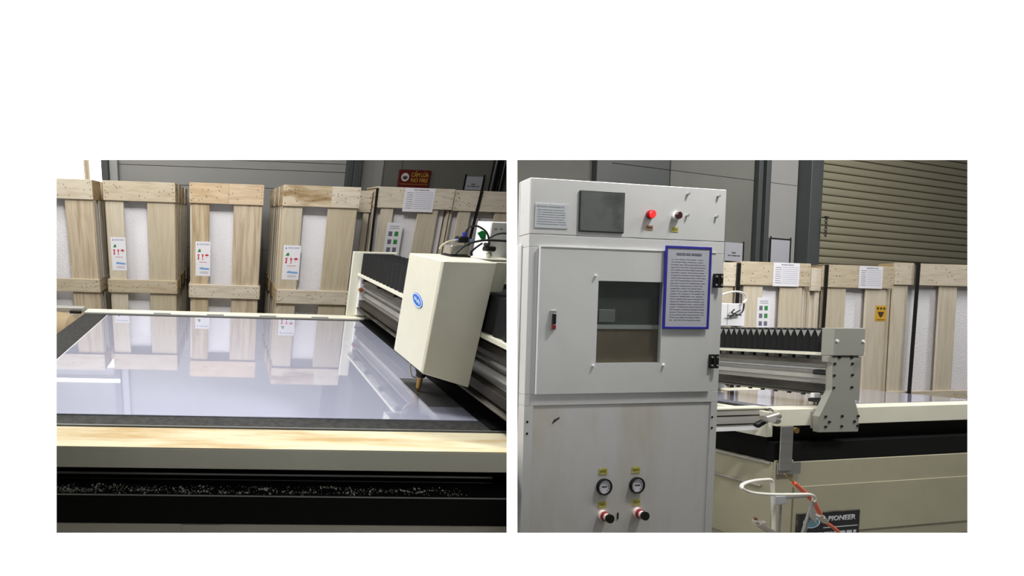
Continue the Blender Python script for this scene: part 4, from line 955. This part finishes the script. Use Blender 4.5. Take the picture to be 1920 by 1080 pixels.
# gauges and regulator knobs
for gx, gy, kx, ky, s1, s2 in ((1131, 912, 1129, 966, (1130.5, 884), (1129, 946)), (1192.5, 909, 1194, 961, (1192, 881), (1193, 942))):
    q = cp(gx, gy, YC + .003); y_ = YC + .003
    gg = part('pressure_gauge', MB().ring((q.x, y_ - .0004, q.z), (0, -1, 0), .0295, .0350, .008, 30), M['black'], cab, smooth=True, label='round pressure gauge with black rim')
    part('dial', MB().cyl((q.x, y_ - .005, q.z), (q.x, y_ - .0005, q.z), .0294, n=30), M['paper'], gg)
    mb = MB()
    for i in range(11):
        an = math.radians(225 - 27 * i); u = Vector((math.cos(an), 0, math.sin(an))); v = Vector((-u.z, 0, u.x))
        c = Vector((q.x, y_ - .0052, q.z)); mb.prism([c + u * .019 + v * .0008, c + u * .025 + v * .0008, c + u * .025 - v * .0008, c + u * .019 - v * .0008], (0, -.0004, 0))
    mb.box(q.x - .013, q.x + .012, y_ - .0056, y_ - .0052, q.z - .002, q.z + .003)
    part('dial_marks', mb, M['ink_dark'], gg)
    p_ = cp(kx, ky, y_); kb = part('regulator_knob', MB().cyl((p_.x, y_ - .010, p_.z), (p_.x, y_ - .0005, p_.z), .0235, n=22), M['pink'], cab, smooth=True, label='regulator knob with red ring and black end')
    part('red_ring', MB().cyl((p_.x, y_ - .017, p_.z), (p_.x, y_ - .0103, p_.z), .0195, n=22), M['red'], kb, smooth=True)
    part('stem', MB().cyl((p_.x, y_ - .026, p_.z), (p_.x, y_ - .0173, p_.z), .0165, n=22), M['pink'], kb, smooth=True); part('black_end', MB().cyl((p_.x, y_ - .034, p_.z), (p_.x, y_ - .0263, p_.z), .0185, n=22), M['black'], kb, smooth=True)
    for (sx_, sy_) in (s1, s2):
        q2 = cp(sx_, sy_, y_); st = part('sticker', MB().box(q2.x - .020, q2.x + .020, y_ - .0012, y_ - .0004, q2.z - .013, q2.z + .013), M['tape'], cab)
        part('sticker_print', MB().box(q2.x - .014, q2.x + .014, y_ - .0018, y_ - .0013, q2.z - .001, q2.z + .006), M['tape_dark'], st)
q = cp(1158, 967, YC + .003); part('keyhole', MB().box(q.x - .003, q.x + .003, YC + .0012, YC + .0026, q.z - .014, q.z + .014), M['black'], cab)
a = cp(1034, 796, YC + .003); b = cp(1049, 783, YC + .003)
part('scratch', MB().prism([(a.x, YC + .0024, a.z), (b.x, YC + .0024, b.z - .004), (b.x, YC + .0024, b.z + .003), (a.x + .01, YC + .0024, a.z + .02)], (0, .0004, 0)), M['seam'], cab, label='dark scratch')
# blue-framed poster hung on the door
yp = YC - .0135
a = cp(1246, 540, yp); b = cp(1332.5, 540, yp); z1 = cp(1289, 461.5, yp).z; z0 = cp(1289, 617, yp).z
po = thing('framed_document', 'printed document in a blue frame hanging on the cabinet door', 'poster', FK, ((a.x + b.x) / 2, yp, z0))
e = .011
part('frame_side', MB().box(a.x, a.x + e, yp, yp + .004, z0, z1), M['poster_blue'], po, .001); part('frame_side', MB().box(b.x - e, b.x, yp, yp + .004, z0, z1), M['poster_blue'], po, .001)
part('frame_rail', MB().box(a.x + e, b.x - e, yp, yp + .004, z1 - e, z1), M['poster_blue'], po, .001); part('frame_rail', MB().box(a.x + e, b.x - e, yp, yp + .004, z0, z0 + e), M['poster_blue'], po, .001)
sh_ = part('sheet', MB().box(a.x + e + .0003, b.x - e - .0003, yp + .0015, yp + .0039, z0 + e + .0003, z1 - e - .0003), M['poster_paper'], po)
w = b.x - a.x; h = z1 - z0
part('printed_lines', paper_lines(MB(), a.x + .14 * w, b.x - .12 * w, z0 + .10 * h, z0 + .86 * h, yp + .0013, 24, 55, .28), M['paper_grey'], sh_)
part('heading', paper_lines(MB(), a.x + .24 * w, b.x - .22 * w, z0 + .88 * h, z0 + .93 * h, yp + .0013, 1, 56, .5), M['ink'], sh_)

bpy.context.view_layer.update()
